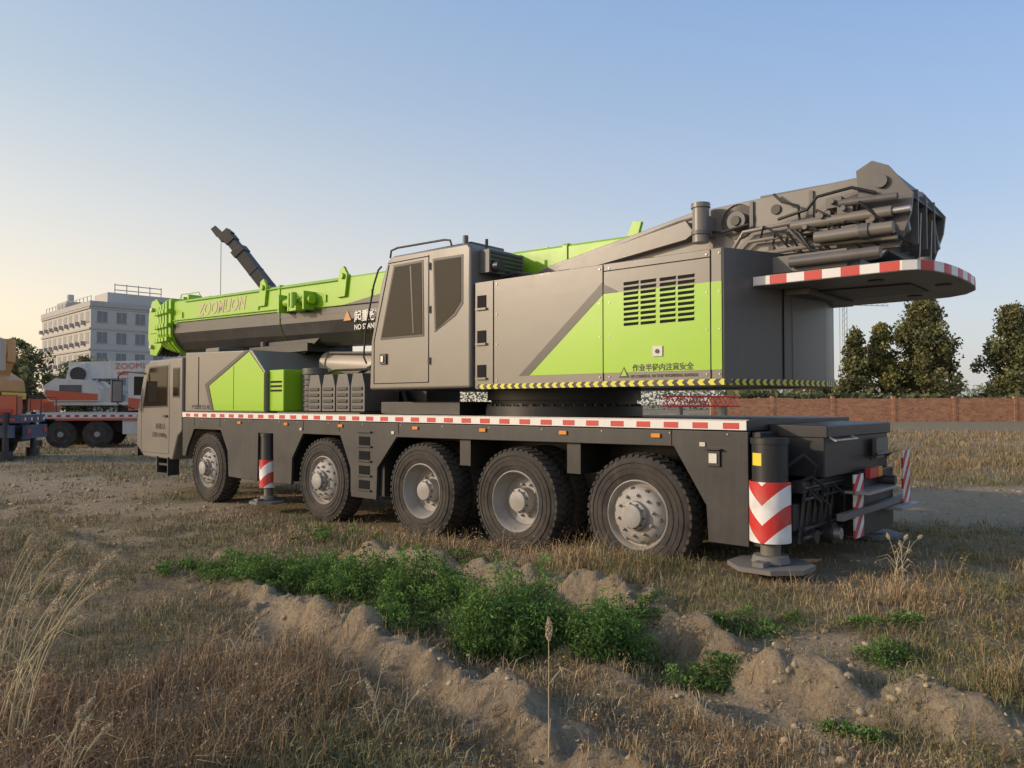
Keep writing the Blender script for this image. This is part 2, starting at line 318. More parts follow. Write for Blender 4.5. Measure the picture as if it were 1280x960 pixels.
# ---- superstructure housing
mb=MB(True)
mb.prism([(2.24,0),(-.955,0),(-.955,.79),(2.24,.79)],1.93,3.21,'z',GREY)
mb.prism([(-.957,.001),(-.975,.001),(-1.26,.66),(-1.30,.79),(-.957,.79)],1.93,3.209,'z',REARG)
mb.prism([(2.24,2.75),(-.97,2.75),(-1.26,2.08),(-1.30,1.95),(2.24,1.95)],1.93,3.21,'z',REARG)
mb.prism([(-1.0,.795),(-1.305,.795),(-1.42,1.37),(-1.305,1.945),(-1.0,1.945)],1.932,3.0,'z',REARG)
mb.obj('engine_housing',CR,.012)
mb=MB(True)
mb.prism([(1.38,2.07),(.37,2.896),(-.952,2.896),(-.952,2.07)],-.004,.001,'y',GREEN)
mb.prism([(1.54,2.07),(1.385,2.07),(.375,2.896),(.375,3.03)],-.003,.001,'y',STRIPE)
mb.prism([(.3695,2.90),(.3695,3.0),(.2,2.915),(.2,2.90)],-.003,.001,'y',STRIPE)
mb.obj('housing_livery',CR)
mb=MB(True)
for s_ in (.372,1.93,-.845): mb.box(s_,s_+.009,-.007,0,1.99,3.2,SEAM)
mb.box(-.845,.372,-.0075,0,3.13,3.137,SEAM)
for s_ in (2.06,): 
    for z in (2.9,2.48,2.07): mb.box(s_-.005,s_+.135,-.008,.002,z-.005,z+.145,SEAM); mb.box(s_-.02,s_+.15,-.03,-.001,z-.03,z-.006,GREY)
for c0 in (.12,-.30):
    for sub in (0,1):
        for r in range(9):
            a=c0-sub*.20; z=2.545+r*.052
            mb.prism([(a,z),(a-.17,z+.004),(a-.17,z+.030),(a,z+.026)],-.008,-.001,'y',SEAM)
            mb.box(a-.17,a,-.016,-.001,z+.030,z+.036,GREY if z>2.87 else GREEN)
mb.box(-.33,-.22,-.016,0,2.22,2.32,OFFW); mb.cyl((-.275,-.024,2.27),(-.275,-.01,2.27),.022,BLK,12)
for s_ in (-.93,1.88,.42,.30,-.80):
    for z in (2.03,2.45,2.8,3.16): mb.cyl((s_,-.010,z),(s_,0,z),.008,STEEL,8)
mb.prism([(-1.262,.655),(-1.268,.655),(-1.272,.668),(-1.266,.668)],1.99,3.2,'z',SEAM)
mb.obj('housing_details',CR)
mb=MB(True)
ed=[(2.2,-.004),(-.972,-.004),(-1.266,.66),(-1.31,.79),(-1.428,1.37),(-1.31,1.95),(-1.266,2.08),(-.972,2.755)]
mb.prism(ed+[(-.9,2.7),(-1.35+.03,1.37),(-.9,.03),(2.2,.03)],1.928,1.985,'z',YB); mb.obj('warning_stripe',CR)
text('side_text','作业半径内注意安全',.02,-.006,2.085,.076,BLK,CR,bold=.0015); text('side_text_2','BE CAREFUL IN THE WORKING RADIUS',.04,-.006,2.015,.042,BLK,CR,bold=.0005)
mb=MB(True); mb.prism([(.18,2.02),(.06,2.02),(.12,2.13)],-.006,-.001,'y',BLK); mb.prism([(.155,2.035),(.085,2.035),(.12,2.11)],-.008,-.0061,'y',GREEN); mb.obj('warning_triangle',CR)
# ---- operator cab
cb=[(4.2,1.94),(4.17,2.6),(3.96,3.38),(3.82,3.66),(3.7,3.72),(2.32,3.70),(2.27,3.64),(2.27,1.94)]
mb=MB(True); mb.prism(cb,-.05,.80,'y',GREY); mb.obj('operator_cab',CR,.035)
mb=MB(True)
win(mb,[(3.93,2.64),(3.66,3.56),(3.14,3.56),(3.12,2.64)],-.05); win(mb,[(2.90,3.55),(2.42,3.54),(2.42,3.0),(2.55,2.86),(2.86,2.68)],-.05)
for a,b,c,d in ((3.0,3.01,2.02,3.64),(4.09,4.10,2.02,2.6)): mb.box(a,b,-.056,-.045,c,d,SEAM)
mb.box(3.0,4.1,-.056,-.045,2.02,2.03,SEAM); mb.prism([(4.10,2.6),(4.09,2.6),(3.78,3.60),(3.79,3.61)],-.056,-.045,'y',SEAM); mb.box(3.0,3.8,-.056,-.045,3.62,3.63,SEAM)
mb.prism([(4.205,2.1),(4.20,2.58),(4.0,3.34),(3.98,3.34),(4.17,2.58),(4.18,2.1)],.0,.75,'y',GLASS)
mb.prism([(3.30,2.66),(3.27,2.66),(3.33,3.54),(3.36,3.54)],-.063,-.0605,'y',BLK)
mb.box(3.82,3.95,-.075,-.05,2.28,2.42,BLK); mb.box(3.86,3.91,-.09,-.075,2.31,2.39,STEEL)
for z in (2.25,2.9,3.45): mb.cyl((2.985,-.07,z),(2.985,-.07,z+.09),.014,GREY,8)
mb.tube([(4.22,-.08,2.3),(4.26,-.1,2.4),(4.22,-.1,2.75),(4.05,-.1,3.35),(3.95,-.1,3.55),(3.93,-.06,3.6)],.013,BLK,8)
mb.tube([(3.8,-.02,3.7),(3.78,-.02,3.80),(3.65,-.02,3.82),(2.75,-.02,3.80),(2.65,-.02,3.78),(2.62,-.02,3.70)],.014,BLK,8)
mb.tube([(3.8,.7,3.7),(3.78,.7,3.80),(2.75,.7,3.80),(2.62,.7,3.70)],.014,BLK,8)
mb.box(2.4,3.6,.1,.7,3.70,3.75,GREY2); mb.cyl((2.45,.05,3.7),(2.45,.05,3.82),.035,GREY2,12); mb.cyl((2.33,.3,3.7),(2.33,.3,3.8),.02,DARK,8)
mb.box(3.84,3.92,.05,.2,3.58,3.68,BLK)
mb.box(2.10,2.269,.1,.74,3.34,3.62,GREY2)
for j in range(5): mb.box(2.09,2.10,.14,.70,3.37+j*.05,3.395+j*.05,BLK)
mb.cyl((2.0,.2,3.42),(2.1,.2,3.42),.07,DARK,16); mb.cyl((2.02,.55,3.27),(2.02,.55,3.40),.04,BLK,12)
mb.tube([(2.1,.3,3.3),(1.9,.35,3.34),(1.7,.4,3.30),(1.6,.5,3.22)],.02,BLK,8)
mb.obj('operator_cab_fittings',CR,.004)
mb=MB(True)
for s_ in (.1,1.2): mb.tube([(s_,.3,3.21),(s_,.3,3.27),(s_-.15,.3,3.27),(s_-.15,.3,3.21)],.01,BLK,6)
mb.box(.6,1.5,.35,.7,3.212,3.24,GREY); mb.obj('housing_top',CR,.004)
# ---- boom
def bz(s_): return 2.60+.022*s_
def section(mb,s0,s1,w,h,dz,mt,mb_,split=.55,top=None):
    H=1.08
    pr=[(-w/2+.03,h),(w/2-.03,h),(w/2,h-.03),(w/2,h*split),(w/2,h*.36),(w/2*.86,h*.18),(w/2*.6,h*.05),(w/2*.3,0),(-w/2*.3,0),(-w/2*.6,h*.05),(-w/2*.86,h*.18),(-w/2,h*.36),(-w/2,h*split),(-w/2,h-.03)]
    n=len(pr); vs=[]
    for s_ in (s0,s1):
        for a,b in pr: vs.append((s_,1.37+a,bz(s_)+dz+(H-h)/2+b))
    for i in range(n):
        j=(i+1)%n; lower=(pr[i][1]<=h*split+1e-6 and pr[j][1]<=h*split+1e-6)
        mb.add([vs[i],vs[j],vs[n+j],vs[n+i]],[(0,1,2,3)],mb_ if lower else mt)
    mb.add(vs[:n],[list(range(n))],mt); mb.add(vs[n:],[list(range(n))],mt)
mb=MB(True)
section(mb,-.3,12.05,1.0,1.08,0,GREENB,BOOMB)
sc=[(12.05,12.14,1.12,1.2),(12.14,12.28,.96,1.04),(12.28,12.36,1.08,1.15),(12.36,12.48,.90,.98),(12.48,12.56,1.02,1.09),(12.56,12.68,.84,.92),(12.68,12.76,.96,1.03),(12.76,12.86,.78,.86),(12.86,12.94,.90,.97),(12.94,13.1,.72,.8)]
for a,b,w,h in sc: section(mb,a,b,w,h,0,GREENB,GREENB)
for s_ in (1.5,4.4,7.9): section(mb,s_,s_+.07,1.035,1.11,0,GREENB,BOOMB)
me=mb.mesh('boom'); bo=bpy.data.objects.new('boom',me); COL.objects.link(bo); bo.parent=CR
mb=MB(True)
hz=bz(13.1)
for v in (1.02,1.66): mb.prism([(12.95,hz+.15),(12.95,hz+1.0),(13.2,hz+1.22),(13.45,hz+1.18),(13.6,hz+.9),(13.62,hz+.35),(13.5,hz-.02),(13.2,hz-.06)],v,v+.05,'y',GREENB)
for v in (1.12,1.22,1.32,1.42,1.52):
    for z,s_ in ((hz+.98,13.35),(hz+.15,13.38)): mb.cyl((s_,v,z),(s_,v+.05,z),.21,DARK,24)
mb.cyl((13.35,.95,hz+.98),(13.35,1.78,hz+.98),.05,STEEL,12); mb.cyl((13.38,.95,hz+.15),(13.38,1.78,hz+.15),.05,STEEL,12)
mb.box(13.05,13.5,1.0,1.74,hz+.45,hz+.62,GREENB)
for s_,h in ((12.09,.62),(12.32,.59),(12.52,.56),(12.72,.53),(12.9,.50)):
    for z in (.2,.5,.8): mb.box(s_-.05,s_+.05,1.37-h-.03,1.37-h+.08,hz+z,hz+z+.09,GREENB)
    mb.box(s_-.04,s_+.04,1.2,1.5,hz+.54+h-.02,hz+.54+h+.08,GREENB)
mb.obj('boom_head',CR,.006)
mb=MB(True)
z=bz(7.2)+.62
mb.box(6.9,7.5,.78,.87,z-.02,z+.24,GREENB); mb.cyl((7.65,.76,z+.12),(6.75,.76,z+.12),.075,GREENB,16); mb.cyl((7.1,.62,z+.0),(7.1,.62,z+.25),.06,GREENB,12); mb.box(7.0,7.2,.6,.8,z-.06,z+.02,GREENB)
for s_ in (6.85,7.3,7.6): mb.box(s_-.02,s_+.02,.64,.87,z-.05,z+.26,GREENB)
for s_,c in ((5.95,GREENB),(8.35,GREENB),(3.3,GREENB)):
    z=bz(s_); mb.prism([(s_,z+.75),(s_+.22,z+.75),(s_+.14,z+1.2),(s_+.04,z+1.24),(s_-.06,z+1.1)],.82,.87,'y',c); mb.cyl((s_+.05,.78,z+1.08),(s_+.05,.95,z+1.08),.05,c,12)
for s_ in (10.9,8.8,6.3,5.0,2.0,.6): mb.box(s_,s_+.25,1.1,1.6,bz(s_)+1.08,bz(s_)+1.14,GREENB)
for s_ in (11.6,8.6,6.5,5.3): mb.box(s_,s_+.05,.845,.87,bz(s_)+.7,bz(s_)+.82,GREENB)
mb.tube([(s_,.84,bz(s_)+.66) for s_ in (12.0,9.0,7.7)],.010,GREENB,8); mb.tube([(s_,.84,bz(s_)+1.03) for s_ in (11.5,9.0,6.1)],.010,GREENB,8)
mb.tube([(s_,.845,bz(s_)+.61) for s_ in (11.9,9,5,2.5)],.008,BLK,6)
mb.tube([(11.8,.9,bz(11)+1.10),(11.75,.9,bz(11)+1.22),(11.0,.9,bz(11)+1.2),(10.9,.9,bz(11)+1.10)],.012,GREENB,6)
mb.prism([(.7,bz(.7)+1.08),(.55,bz(.5)+1.08),(.5,bz(.5)+1.24),(.62,bz(.6)+1.26)],.95,1.0,'y',GREENB)
mb.obj('boom_brackets',CR,.006)
mb=MB(True)
mb.prism([(8.7,bz(8)+.1),(8.2,2.42),(7.8,2.36),(7.55,2.5),(6.9,bz(7)+.12)],1.0,1.08,'y',BLK); mb.prism([(8.7,bz(8)+.1),(8.2,2.42),(7.8,2.36),(7.55,2.5),(6.9,bz(7)+.12)],1.66,1.74,'y',BLK)
mb.cyl((7.95,.9,2.52),(7.95,1.84,2.52),.09,STEEL,16)
mb.cyl((3.4,1.37,2.23),(7.0,1.37,2.44),.21,TAN,32); mb.cyl((6.95,1.37,2.437),(7.1,1.37,2.446),.235,TAN,32); mb.cyl((7.1,1.37,2.456),(7.95,1.37,2.52),.13,STEEL,24)
mb.tube([(4.0,1.2,2.46),(5.5,1.18,2.57),(6.9,1.2,2.63)],.022,GREY2,8)
mb.obj('lift_cylinder',CR)
text('boom_lettering','ZOOMLION',10.95,.864,bz(9.8)+.73,.34,LETT,CR,shear=.25,bold=.008)
t=text('boom_warning_text','起重臂下严禁站人',5.75,.86,bz(5)+.36,.19,WHITE,CR,bold=.004); text('boom_warning_text_2','NO STANDING UNDER BOOM',5.75,.86,bz(5)+.22,.115,WHITE,CR,bold=.002)
mb=MB(True); z=bz(5.9)+.36; mb.prism([(6.03,z),(5.83,z),(5.93,z+.17)],.858,.868,'y',ORG)
mb.prism([(8.2,bz(8)+.59),(6.3,bz(6.3)+.59),(4.6,bz(4.6)+.80),(4.3,bz(4.3)+.80),(4.3,bz(4.3)+.5),(8.2,bz(8)+.5)],.866,.869,'y',BOOMB); mb.obj('boom_livery',CR)
# ---- boom tail & hydraulics
mb=MB(True)
mb.prism([(-.1,3.0),(-.1,3.72),(-.7,3.80),(-2.1,3.86),(-2.2,3.5),(-2.15,3.15)],.95,1.79,'y',GREY2)
mb.box(-1.9,-.9,1.0,1.75,3.80,3.90,GREY2)
tp=[(-1.98,3.16),(-1.92,3.90),(-2.06,3.97),(-2.20,3.90),(-2.40,3.62),(-2.38,3.45),(-2.28,3.15)]
mb.prism(tp,.76,.80,'y',GREY2); mb.prism(tp,1.94,1.98,'y',GREY2)
mb.prism([(-2.06,3.95),(-2.20,3.88),(-2.38,3.6),(-2.34,3.6),(-2.18,3.85),(-2.06,3.91)],.80,1.94,'y',GREY2)
for v in (1.0,1.3,1.6): mb.box(-2.38,-2.0,v,v+.03,3.2,3.70,GREY2)
mb.cyl((-2.14,.72,3.76),(-2.14,2.02,3.76),.06,GREY2,16); mb.lathe([(.18,-.02),(.18,.0),(.0,.0)],(-.75,.80,3.62),GREY,24)
mb.cyl((-.75,.74,3.62),(-.75,.80,3.62),.10,GREY2,20); mb.cyl((-.75,.72,3.62),(-.75,.745,3.62),.05,BLK,14)
mb.cyl((-.42,.62,3.42),(-.42,.62,3.80),.085,GREY,20); mb.cyl((-.42,.62,3.78),(-.42,.62,3.83),.10,GREY,20); mb.cyl((-.42,.62,3.5),(-.42,.62,3.54),.1,GREY2,20); mb.box(-.5,-.34,.6,.8,3.5,3.7,GREY)
mb.cyl((-1.35,.68,3.46),(-2.25,.68,3.46),.05,GREY,18); mb.cyl((-2.25,.68,3.46),(-2.40,.68,3.46),.03,STEEL,12); mb.cyl((-1.6,.60,3.30),(-2.28,.60,3.30),.055,GREY,18); mb.cyl((-2.0,.60,3.30),(-2.08,.60,3.30),.07,GREY2,18)
mb.cyl((-1.8,.66,3.60),(-2.3,.66,3.58),.035,GREY2,16)
def pp(pts,r=.016,m=GREY2): mb.tube([(a,b,c) for a,b,c in pts],r,m,8)
pp([(-.75,.74,3.26),(-.9,.72,3.38),(-1.2,.70,3.38),(-2.0,.7,3.38)],.02,GREY); pp([(-.7,.74,3.30),(-.85,.7,3.48),(-1.35,.7,3.50)],.022,GREY); pp([(-1.0,.72,3.24),(-1.6,.68,3.25),(-2.3,.66,3.22)],.024,GREY)
pp([(-1.2,.72,3.56),(-1.5,.68,3.60),(-1.6,.66,3.70),(-1.9,.7,3.74),(-2.1,.72,3.66)],.016,BLK); pp([(-1.3,.72,3.48),(-1.45,.62,3.36),(-1.55,.62,3.20),(-1.75,.66,3.14)],.018,BLK)
pp([(1.1,.76,3.4),(.6,.72,3.56),(-.1,.72,3.70),(-.3,.72,3.72)],.018); pp([(1.0,.76,3.34),(.5,.72,3.48),(-.2,.72,3.60),(-.6,.72,3.52),(-.9,.72,3.56)],.014,BLK)
pp([(-1.15,.74,3.82),(-1.25,.70,3.72),(-1.4,.72,3.66),(-1.4,.75,3.5)],.014,BLK)
for q in range(9):
    s0=-1.0-q*.13; z0=3.3+.3*random.random(); pp([(s0,.76,z0),(s0-.08,.66-.05*random.random(),z0+.1),(s0-.2,.64,z0+.08*random.uniform(-1,1)),(s0-.3,.7,z0-.12),(s0-.34,.78,z0-.16)],random.choice((.011,.014,.017)),random.choice((BLK,GREY2,RUB)))
for s_,z in ((-1.75,3.62),(-1.85,3.54),(-1.65,3.5),(-2.1,3.4),(-1.5,3.42)): mb.box(s_-.07,s_+.07,.66,.79,z-.05,z+.05,GREY2); mb.cyl((s_,.60,z),(s_,.67,z),.025,GREY2,10)
for s_ in (.2,.9,1.5,-1.1,-1.9): mb.cyl((s_,.78,3.3),(s_,.80,3.3),.03,BLK,10)
mb.cyl((-1.15,.78,3.68),(-1.15,.802,3.68),.05,BLK,14)
for s_ in (-.3,-.9,-1.5): mb.box(s_-.02,s_+.02,.775,.80,3.5,3.80,GREY2)
mb.prism([(1.6,3.28),(1.5,3.42),(-.2,3.70),(-.3,3.56),(-.2,3.5)],.70,.80,'y',GREY)
for z0,v in ((3.5,1.1),(3.5,1.5)): mb.cyl((-2.36,v,2.99),(-2.38,v,z0),.006,STEEL,6)
mb.box(-1.9,-1.0,.55,.8,3.0,3.16,GREY2); mb.cyl((-1.4,.5,3.08),(-2.2,.5,3.08),.05,GREY2,14)
mb.obj('boom_tail',CR,.005)
pl=[(-1.0,.32),(-2.42,.32),(-2.52,.36),(-2.60,.50),(-2.66,.75),(-2.69,1.05),(-2.70,1.37),(-2.69,1.69),(-2.64,2.0),(-2.52,2.24),(-2.34,2.38),(-2.15,2.42),(-1.0,2.42)]
PLM=paint('plate_grey',(.20,.185,.175),.42,.2)
mb=MB(True); mb.prism(pl,2.86,2.955,'z',PLM); mb.prism([(-1.45,.95),(-2.3,1.05),(-2.3,1.69),(-1.45,1.79)],2.845,2.8595,'z',DARK)
mb.box(-2.0,-1.3,.6,2.1,2.957,3.06,GREY2); mb.box(-1.5,-1.0,.7,2.0,2.80,2.858,GREY2)
for s_,v in ((-2.1,.7),(-2.1,2.0),(-2.5,1.37)): mb.cyl((s_,v,2.85),(s_,v,2.859),.07,DARK,20)
mb.cyl((-2.45,.9,2.95),(-2.45,.9,3.05),.06,GREY2,14); mb.cyl((-2.45,1.9,2.95),(-2.45,1.9,3.05),.06,GREY2,14)
mb.obj('tail_plate',CR,.008)
mb=MB(True); path=[(-1.12,.32)]+pl[1:-1]+[(-1.1,2.42)]
P=[Vector((a,b)) for a,b in path]; L=0
for i in range(len(P)-1):
    d=(P[i+1]-P[i]); ln=d.length; t=0; nrm=Vector((d.y,-d.x)).normalized()
    if nrm.dot(((P[i]+P[i+1])/2)-Vector((-1.6,1.37)))<0: nrm=-nrm
    while t<ln-1e-6:
        step=min(.16-(L%.16),ln-t)
        if step<1e-4: L+=1e-4; continue
        a=P[i]+d*(t/ln); b=P[i]+d*((t+step)/ln); m=RED if int(L/.16+1e-4)%2 else WHITE
        mb.prism([tuple(a+nrm*.001),tuple(b+nrm*.001),tuple(b+nrm*.006),tuple(a+nrm*.006)],2.868,2.948,'z',m)
        t+=step; L+=step
mb.obj('tail_plate_markings',CR)

# ------------------------------------------------------------ background vehicles
def bg_crane(name,loc,rz,cb,cs,cboom,L=11,boomang=2,bl=11,wheels=(1.2,2.5,7.0,8.4),cabcol=None,pivot=(1.2,3.2),nr=0,jk=None):
    e=empty(name,loc,rz); cabcol=cabcol or cs; jk=jk or OFFW
    def Yb(a,b): return (a,b) if not nr else (-2.5-b,-2.5-a)
    mb=MB()
    for w in wheels:
        for side in (0,1):
            y=(0,-.32) if side==0 else (-2.2,-2.5)
            mb.tube([(w,y[0],.55),(w,y[0]-.03,.55),(w,y[1]+.03,.55),(w,y[1],.55)],[.48,.54,.54,.48],RUB,28)
            sg=1 if side==0 else -1; yo=.004 if side==0 else -2.504
            mb.lathe([(.30,yo),(.28,yo-.02*sg),(.12,yo-.02*sg),(.1,yo+.05*sg),(0,yo+.05*sg)],(w,0,.55),RIM,24)
    mb.obj('wheels',e)
    mb=MB(); mb.box(0,L-1.9,-2.5,.0,1.18,1.42,cb); mb.box(.2,L-.5,-1.7,-.8,.6,1.18,DARK); mb.box(3.4,5.0,-2.45,-.02,.55,1.17,cb); mb.box(5.4,6.2,-2.45,-.02,.7,1.17,DARK)
    for s in (.35,4.9):
        mb.box(s-.15,s+.15,-2.45,-.05,.75,1.1,DARK); mb.cyl((s,-.0,.35),(s,-.0,1.5),.09,jk,14); mb.cyl((s,-2.5,.35),(s,-2.5,1.5),.09,jk,14)
        for y in (0,-2.5): mb.cyl((s,y,.0),(s,y,.35),.2,DARK,14)
    for w in wheels: mb.box(w-.62,w+.62,-.4,-.0,1.12,1.17,DARK); mb.box(w-.62,w+.62,-2.5,-2.1,1.12,1.17,DARK)
    x=.1
    while x<L-2.2:
        for y0,y1 in ((.001,.012),(-2.512,-2.501)): mb.box(x,x+.15,y0,y1,1.24,1.32,RED); mb.box(x+.16,x+.31,y0,y1,1.24,1.32,WHITE)
        x+=.32
    for i in range(8): mb.box(-.012,-.001,-2.4+i*.3,-2.25+i*.3,1.24,1.34,RED if i%2 else WHITE)
    for y in (-.1,-2.4): mb.tube([(.1,y,1.42),(.1,y,2.0),(1.0,y,2.0),(1.0,y,1.42)],.025,DARK,6)
    mb.obj('chassis',e,.01)
    mb=MB(); mb.prism([(L-1.9,.6),(L-1.9,2.45),(L-.45,2.45),(L-.1,1.6),(L,1.3),(L,.6)],-2.5,0,'y',cabcol); mb.prism([(L-1.5,1.55),(L-1.5,2.25),(L-.6,2.25),(L-.35,1.55)],*Yb(.001,.01),'y',GLASS); mb.obj('driver_cab',e,.04)
    mb=MB(); px,pz=pivot
    mb.cyl((3.6,-1.25,1.42),(3.6,-1.25,1.7),.7,DARK,32); mb.box(.9,4.6,-2.3,-.3,1.7,1.85,cs)
    mb.prism([(.75,1.86),(.55,2.15),(.6,2.5),(.95,2.75),(2.2,2.7),(2.5,2.4),(2.5,1.86)],-2.4,-.1,'y',cs); mb.prism([(2.4,1.86),(px+.3,pz+.3),(px-.3,pz),(1.0,1.86)],-1.75,-.75,'y',cs)
    mb.prism([(3.6,1.5),(3.6,3.0),(4.9,3.0),(5.2,2.4),(5.2,1.5)],*Yb(-.95,-.05),'y',cs); mb.prism([(3.8,2.1),(3.8,2.85),(4.8,2.85),(5.05,2.4),(5.05,2.1)],*Yb(-.05,-.04),'y',GLASS)
    mb.prism([(1.1,2.0),(1.1,2.5),(1.9,2.5),(1.9,2.0)],*Yb(-.1,-.09),'y',GREY2)
    mb.cyl((1.6,-.5,2.95),(1.6,-1.9,2.95),.28,DARK,20)
    mb.obj('superstructure',e,.02)
    a=R(boomang); mb=MB(); ca,sa=math.cos(a),math.sin(a)
    def bp(t,h): return (px+t*ca-h*sa,pz+t*sa+h*ca)
    for t0,t1,h0,h1,w in ((-.3,bl*.9,-.35,.35,.35),(bl*.9,bl*.94,-.4,.4,.4),(bl*.94,bl*.99,-.28,.28,.28),(bl*.99,bl*1.03,-.33,.33,.33)):
        mb.prism([bp(t0,h0),bp(t0,h1),bp(t1,h1),bp(t1,h0)],-1.25-w,-1.25+w,'y',cboom)
    for q in range(1,8): mb.prism([bp(bl*q*.11,-.37),bp(bl*q*.11,.37),bp(bl*q*.11+.06,.37),bp(bl*q*.11+.06,-.37)],-1.63,-.87,'y',cboom)
    mb.prism([bp(bl*1.03,-.5),bp(bl*1.03,.4),bp(bl*1.07,.3),bp(bl*1.07,-.5)],-1.45,-1.05,'y',cboom)
    q=bp(bl*.45,-.3); mb.cyl((3.6,-1.25,2.0),(q[0],-1.25,q[1]),.13,STEEL,14); mb.obj('boom',e,.01)
    tip=bp(bl*1.05,-.5)
    return e,tip
bg_crane('mobile_crane',(-19.4,32.2,0),R(14),OFFW,OFFW,OFFW,L=12,pivot=(1.5,3.1),boomang=2,nr=1)
e1=bpy.data.objects.get('mobile_crane.001')
mbx=MB(); mbx.prism([(.77,1.9),(.60,2.12),(.62,2.3),(2.48,2.15),(2.48,1.9)],-2.415,-2.401,'y',ORG2); mbx.box(-.02,.5,-2.3,-.2,1.43,1.95,ORG2); mbx.box(1.0,5.5,-2.52,-2.45,1.1,1.17,ORG2)
mbx.prism([(3.6,1.52),(3.6,2.0),(5.19,1.85),(5.19,1.52)],-2.46,-2.451,'y',ORG2)
mbx.prism([(3.0,2.95),(3.0,3.05),(9,3.27),(9,3.17)],-1.64,-1.632,'y',ORG2); mbx.obj('orange_trim',e1,.005)
c=bpy.data.curves.new('boom_text','FONT'); c.body='ZOOMLION'; c.size=.34; c.extrude=.003; c.materials.append(ORG2); o=bpy.data.objects.new('boom_text',c); COL.objects.link(o); o.parent=e1; o.location=(2.9,-1.64,3.18); o.rotation_euler=(R(90),R(-2),0)
bg_crane('mobile_crane',(-14.6,22.8,0),R(196),BLUE,ORG,ORG,L=11.6,pivot=(.9,3.4),boomang=1,cabcol=ORG,bl=9.4,wheels=(1.3,2.6,7.0,8.4),jk=DARK)
e2=bpy.data.objects.get('mobile_crane.002')
mbx=MB(); mbx.box(-.12,-.02,-2.3,-.2,.7,1.1,BLUE); mbx.box(-.14,-.121,-2.2,-1.9,.85,1.0,RED); mbx.box(-.14,-.121,-.6,-.3,.85,1.0,RED); mbx.box(.2,3.5,.013,.03,1.5,1.6,RED); mbx.box(.50,.54,-2.3,-.2,1.9,2.1,YEL); mbx.box(.1,3.0,.013,.06,.75,1.12,BLUE)
mbx.box(.1,.9,-.6,-.05,1.43,2.0,ORG2); mbx.cyl((.6,-.3,2.75),(.6,-.3,3.7),.12,TAN,14)
for i in range(5): mbx.box(.7+i*.35,.9+i*.35,-.098,-.09,2.0,2.5,DARK)
mbx.obj('rear_trim',e2,.01)
e,tip=bg_crane('mobile_crane',(-9.0,44,0),R(168),DARK,GREY2,BLK,L=11,pivot=(1.4,3.1),boomang=50,bl=11.3)
mbx=MB(); mbx.cyl((tip[0],-1.25,tip[1]),(tip[0],-1.25,tip[1]-5.5),.02,BLK,6); mbx.box(tip[0]-.12,tip[0]+.12,-1.35,-1.15,tip[1]-6.0,tip[1]-5.5,YEL); mbx.prism([(tip[0]-.4,tip[1]+.2),(tip[0]+.3,tip[1]+.2),(tip[0]+.7,tip[1]+.7),(tip[0]+.4,tip[1]+.9)],-1.3,-1.2,'y',BLK); mbx.obj('hook',e)
e=empty('lattice_boom_section',(10.2,51,0),R(4)); mb=MB()
for y in (0,.8):
    for z in (1.6,2.25): mb.cyl((0,y,z),(5,y,z),.05,RED,8)
for i in range(7):
    for y in (0,.8): mb.cyl((i*.7,y,1.6),(i*.7+.35,y,2.25),.03,RED,6); mb.cyl((i*.7+.35,y,2.25),(i*.7+.7,y,1.6),.03,RED,6)
for i in (1,4): mb.box(i-.1,i+.1,-.2,1.0,0,1.55,GREY2)
mb.obj('truss',e)

# ------------------------------------------------------------ ground
tab=np.random.default_rng(3).random((256,256))
def vn(x,y,sc,sd=0):
    x=x/sc+sd*17.3; y=y/sc+sd*7.7; xi=np.floor(x).astype(int); yi=np.floor(y).astype(int); fx=x-xi; fy=y-yi
    fx=fx*fx*(3-2*fx); fy=fy*fy*(3-2*fy); g=lambda a,b:tab[(a)&255,(b)&255]
    return (g(xi,yi)*(1-fx)+g(xi+1,yi)*fx)*(1-fy)+(g(xi,yi+1)*(1-fx)+g(xi+1,yi+1)*fx)*fy
def fbm(x,y,sc,o=4,sd=0):
    r=0;a=1;t=0
    for i in range(o): r=r+a*vn(x,y,sc/2**i,sd+i); t+=a; a*=.55
    return r/t
def sst(x,a,b): t=np.clip((x-a)/(b-a),0,1); return t*t*(3-2*t)
def pdist(X,Y,pl):
    D=np.full(X.shape,1e9); S=np.zeros(X.shape)
    for (ax,ay),(bx,by) in zip(pl[:-1],pl[1:]):
        dx,dy=bx-ax,by-ay; t=np.clip(((X-ax)*dx+(Y-ay)*dy)/(dx*dx+dy*dy),0,1)
        d=np.hypot(X-ax-t*dx,Y-ay-t*dy); sg=np.sign((X-ax)*dy-(Y-ay)*dx); m=d<D; D=np.where(m,d,D); S=np.where(m,sg,S)
    return D*S
R1=[(-6.5,10.6),(-4.2,8.7),(-2.6,7.3),(-1.5,5.95),(-.75,5.15),(-.2,4.5),(.4,3.8),(1.1,3.0),(2.0,2.0)]
R2=[(-1.6,8.2),(-.3,7.2),(.97,6.2),(1.35,5.2),(1.6,4.8),(2.15,4.45),(2.6,4.0),(3.4,3.3),(4.6,2.4)]
R3=[(-3.3,8.8),(-1.2,6.9),(-.2,5.9),(.7,4.9),(1.3,4.1),(2.1,3.1)]
def sv(X,Y):
    dx,dy=X-1.234,Y-7.75; return -.75*dx+.661*dy, .661*dx+.75*dy
def wob(X,Y): return (fbm(X,Y,.5,5,9)-.5)*.34+(fbm(X,Y,.14,2,19)-.5)*.12
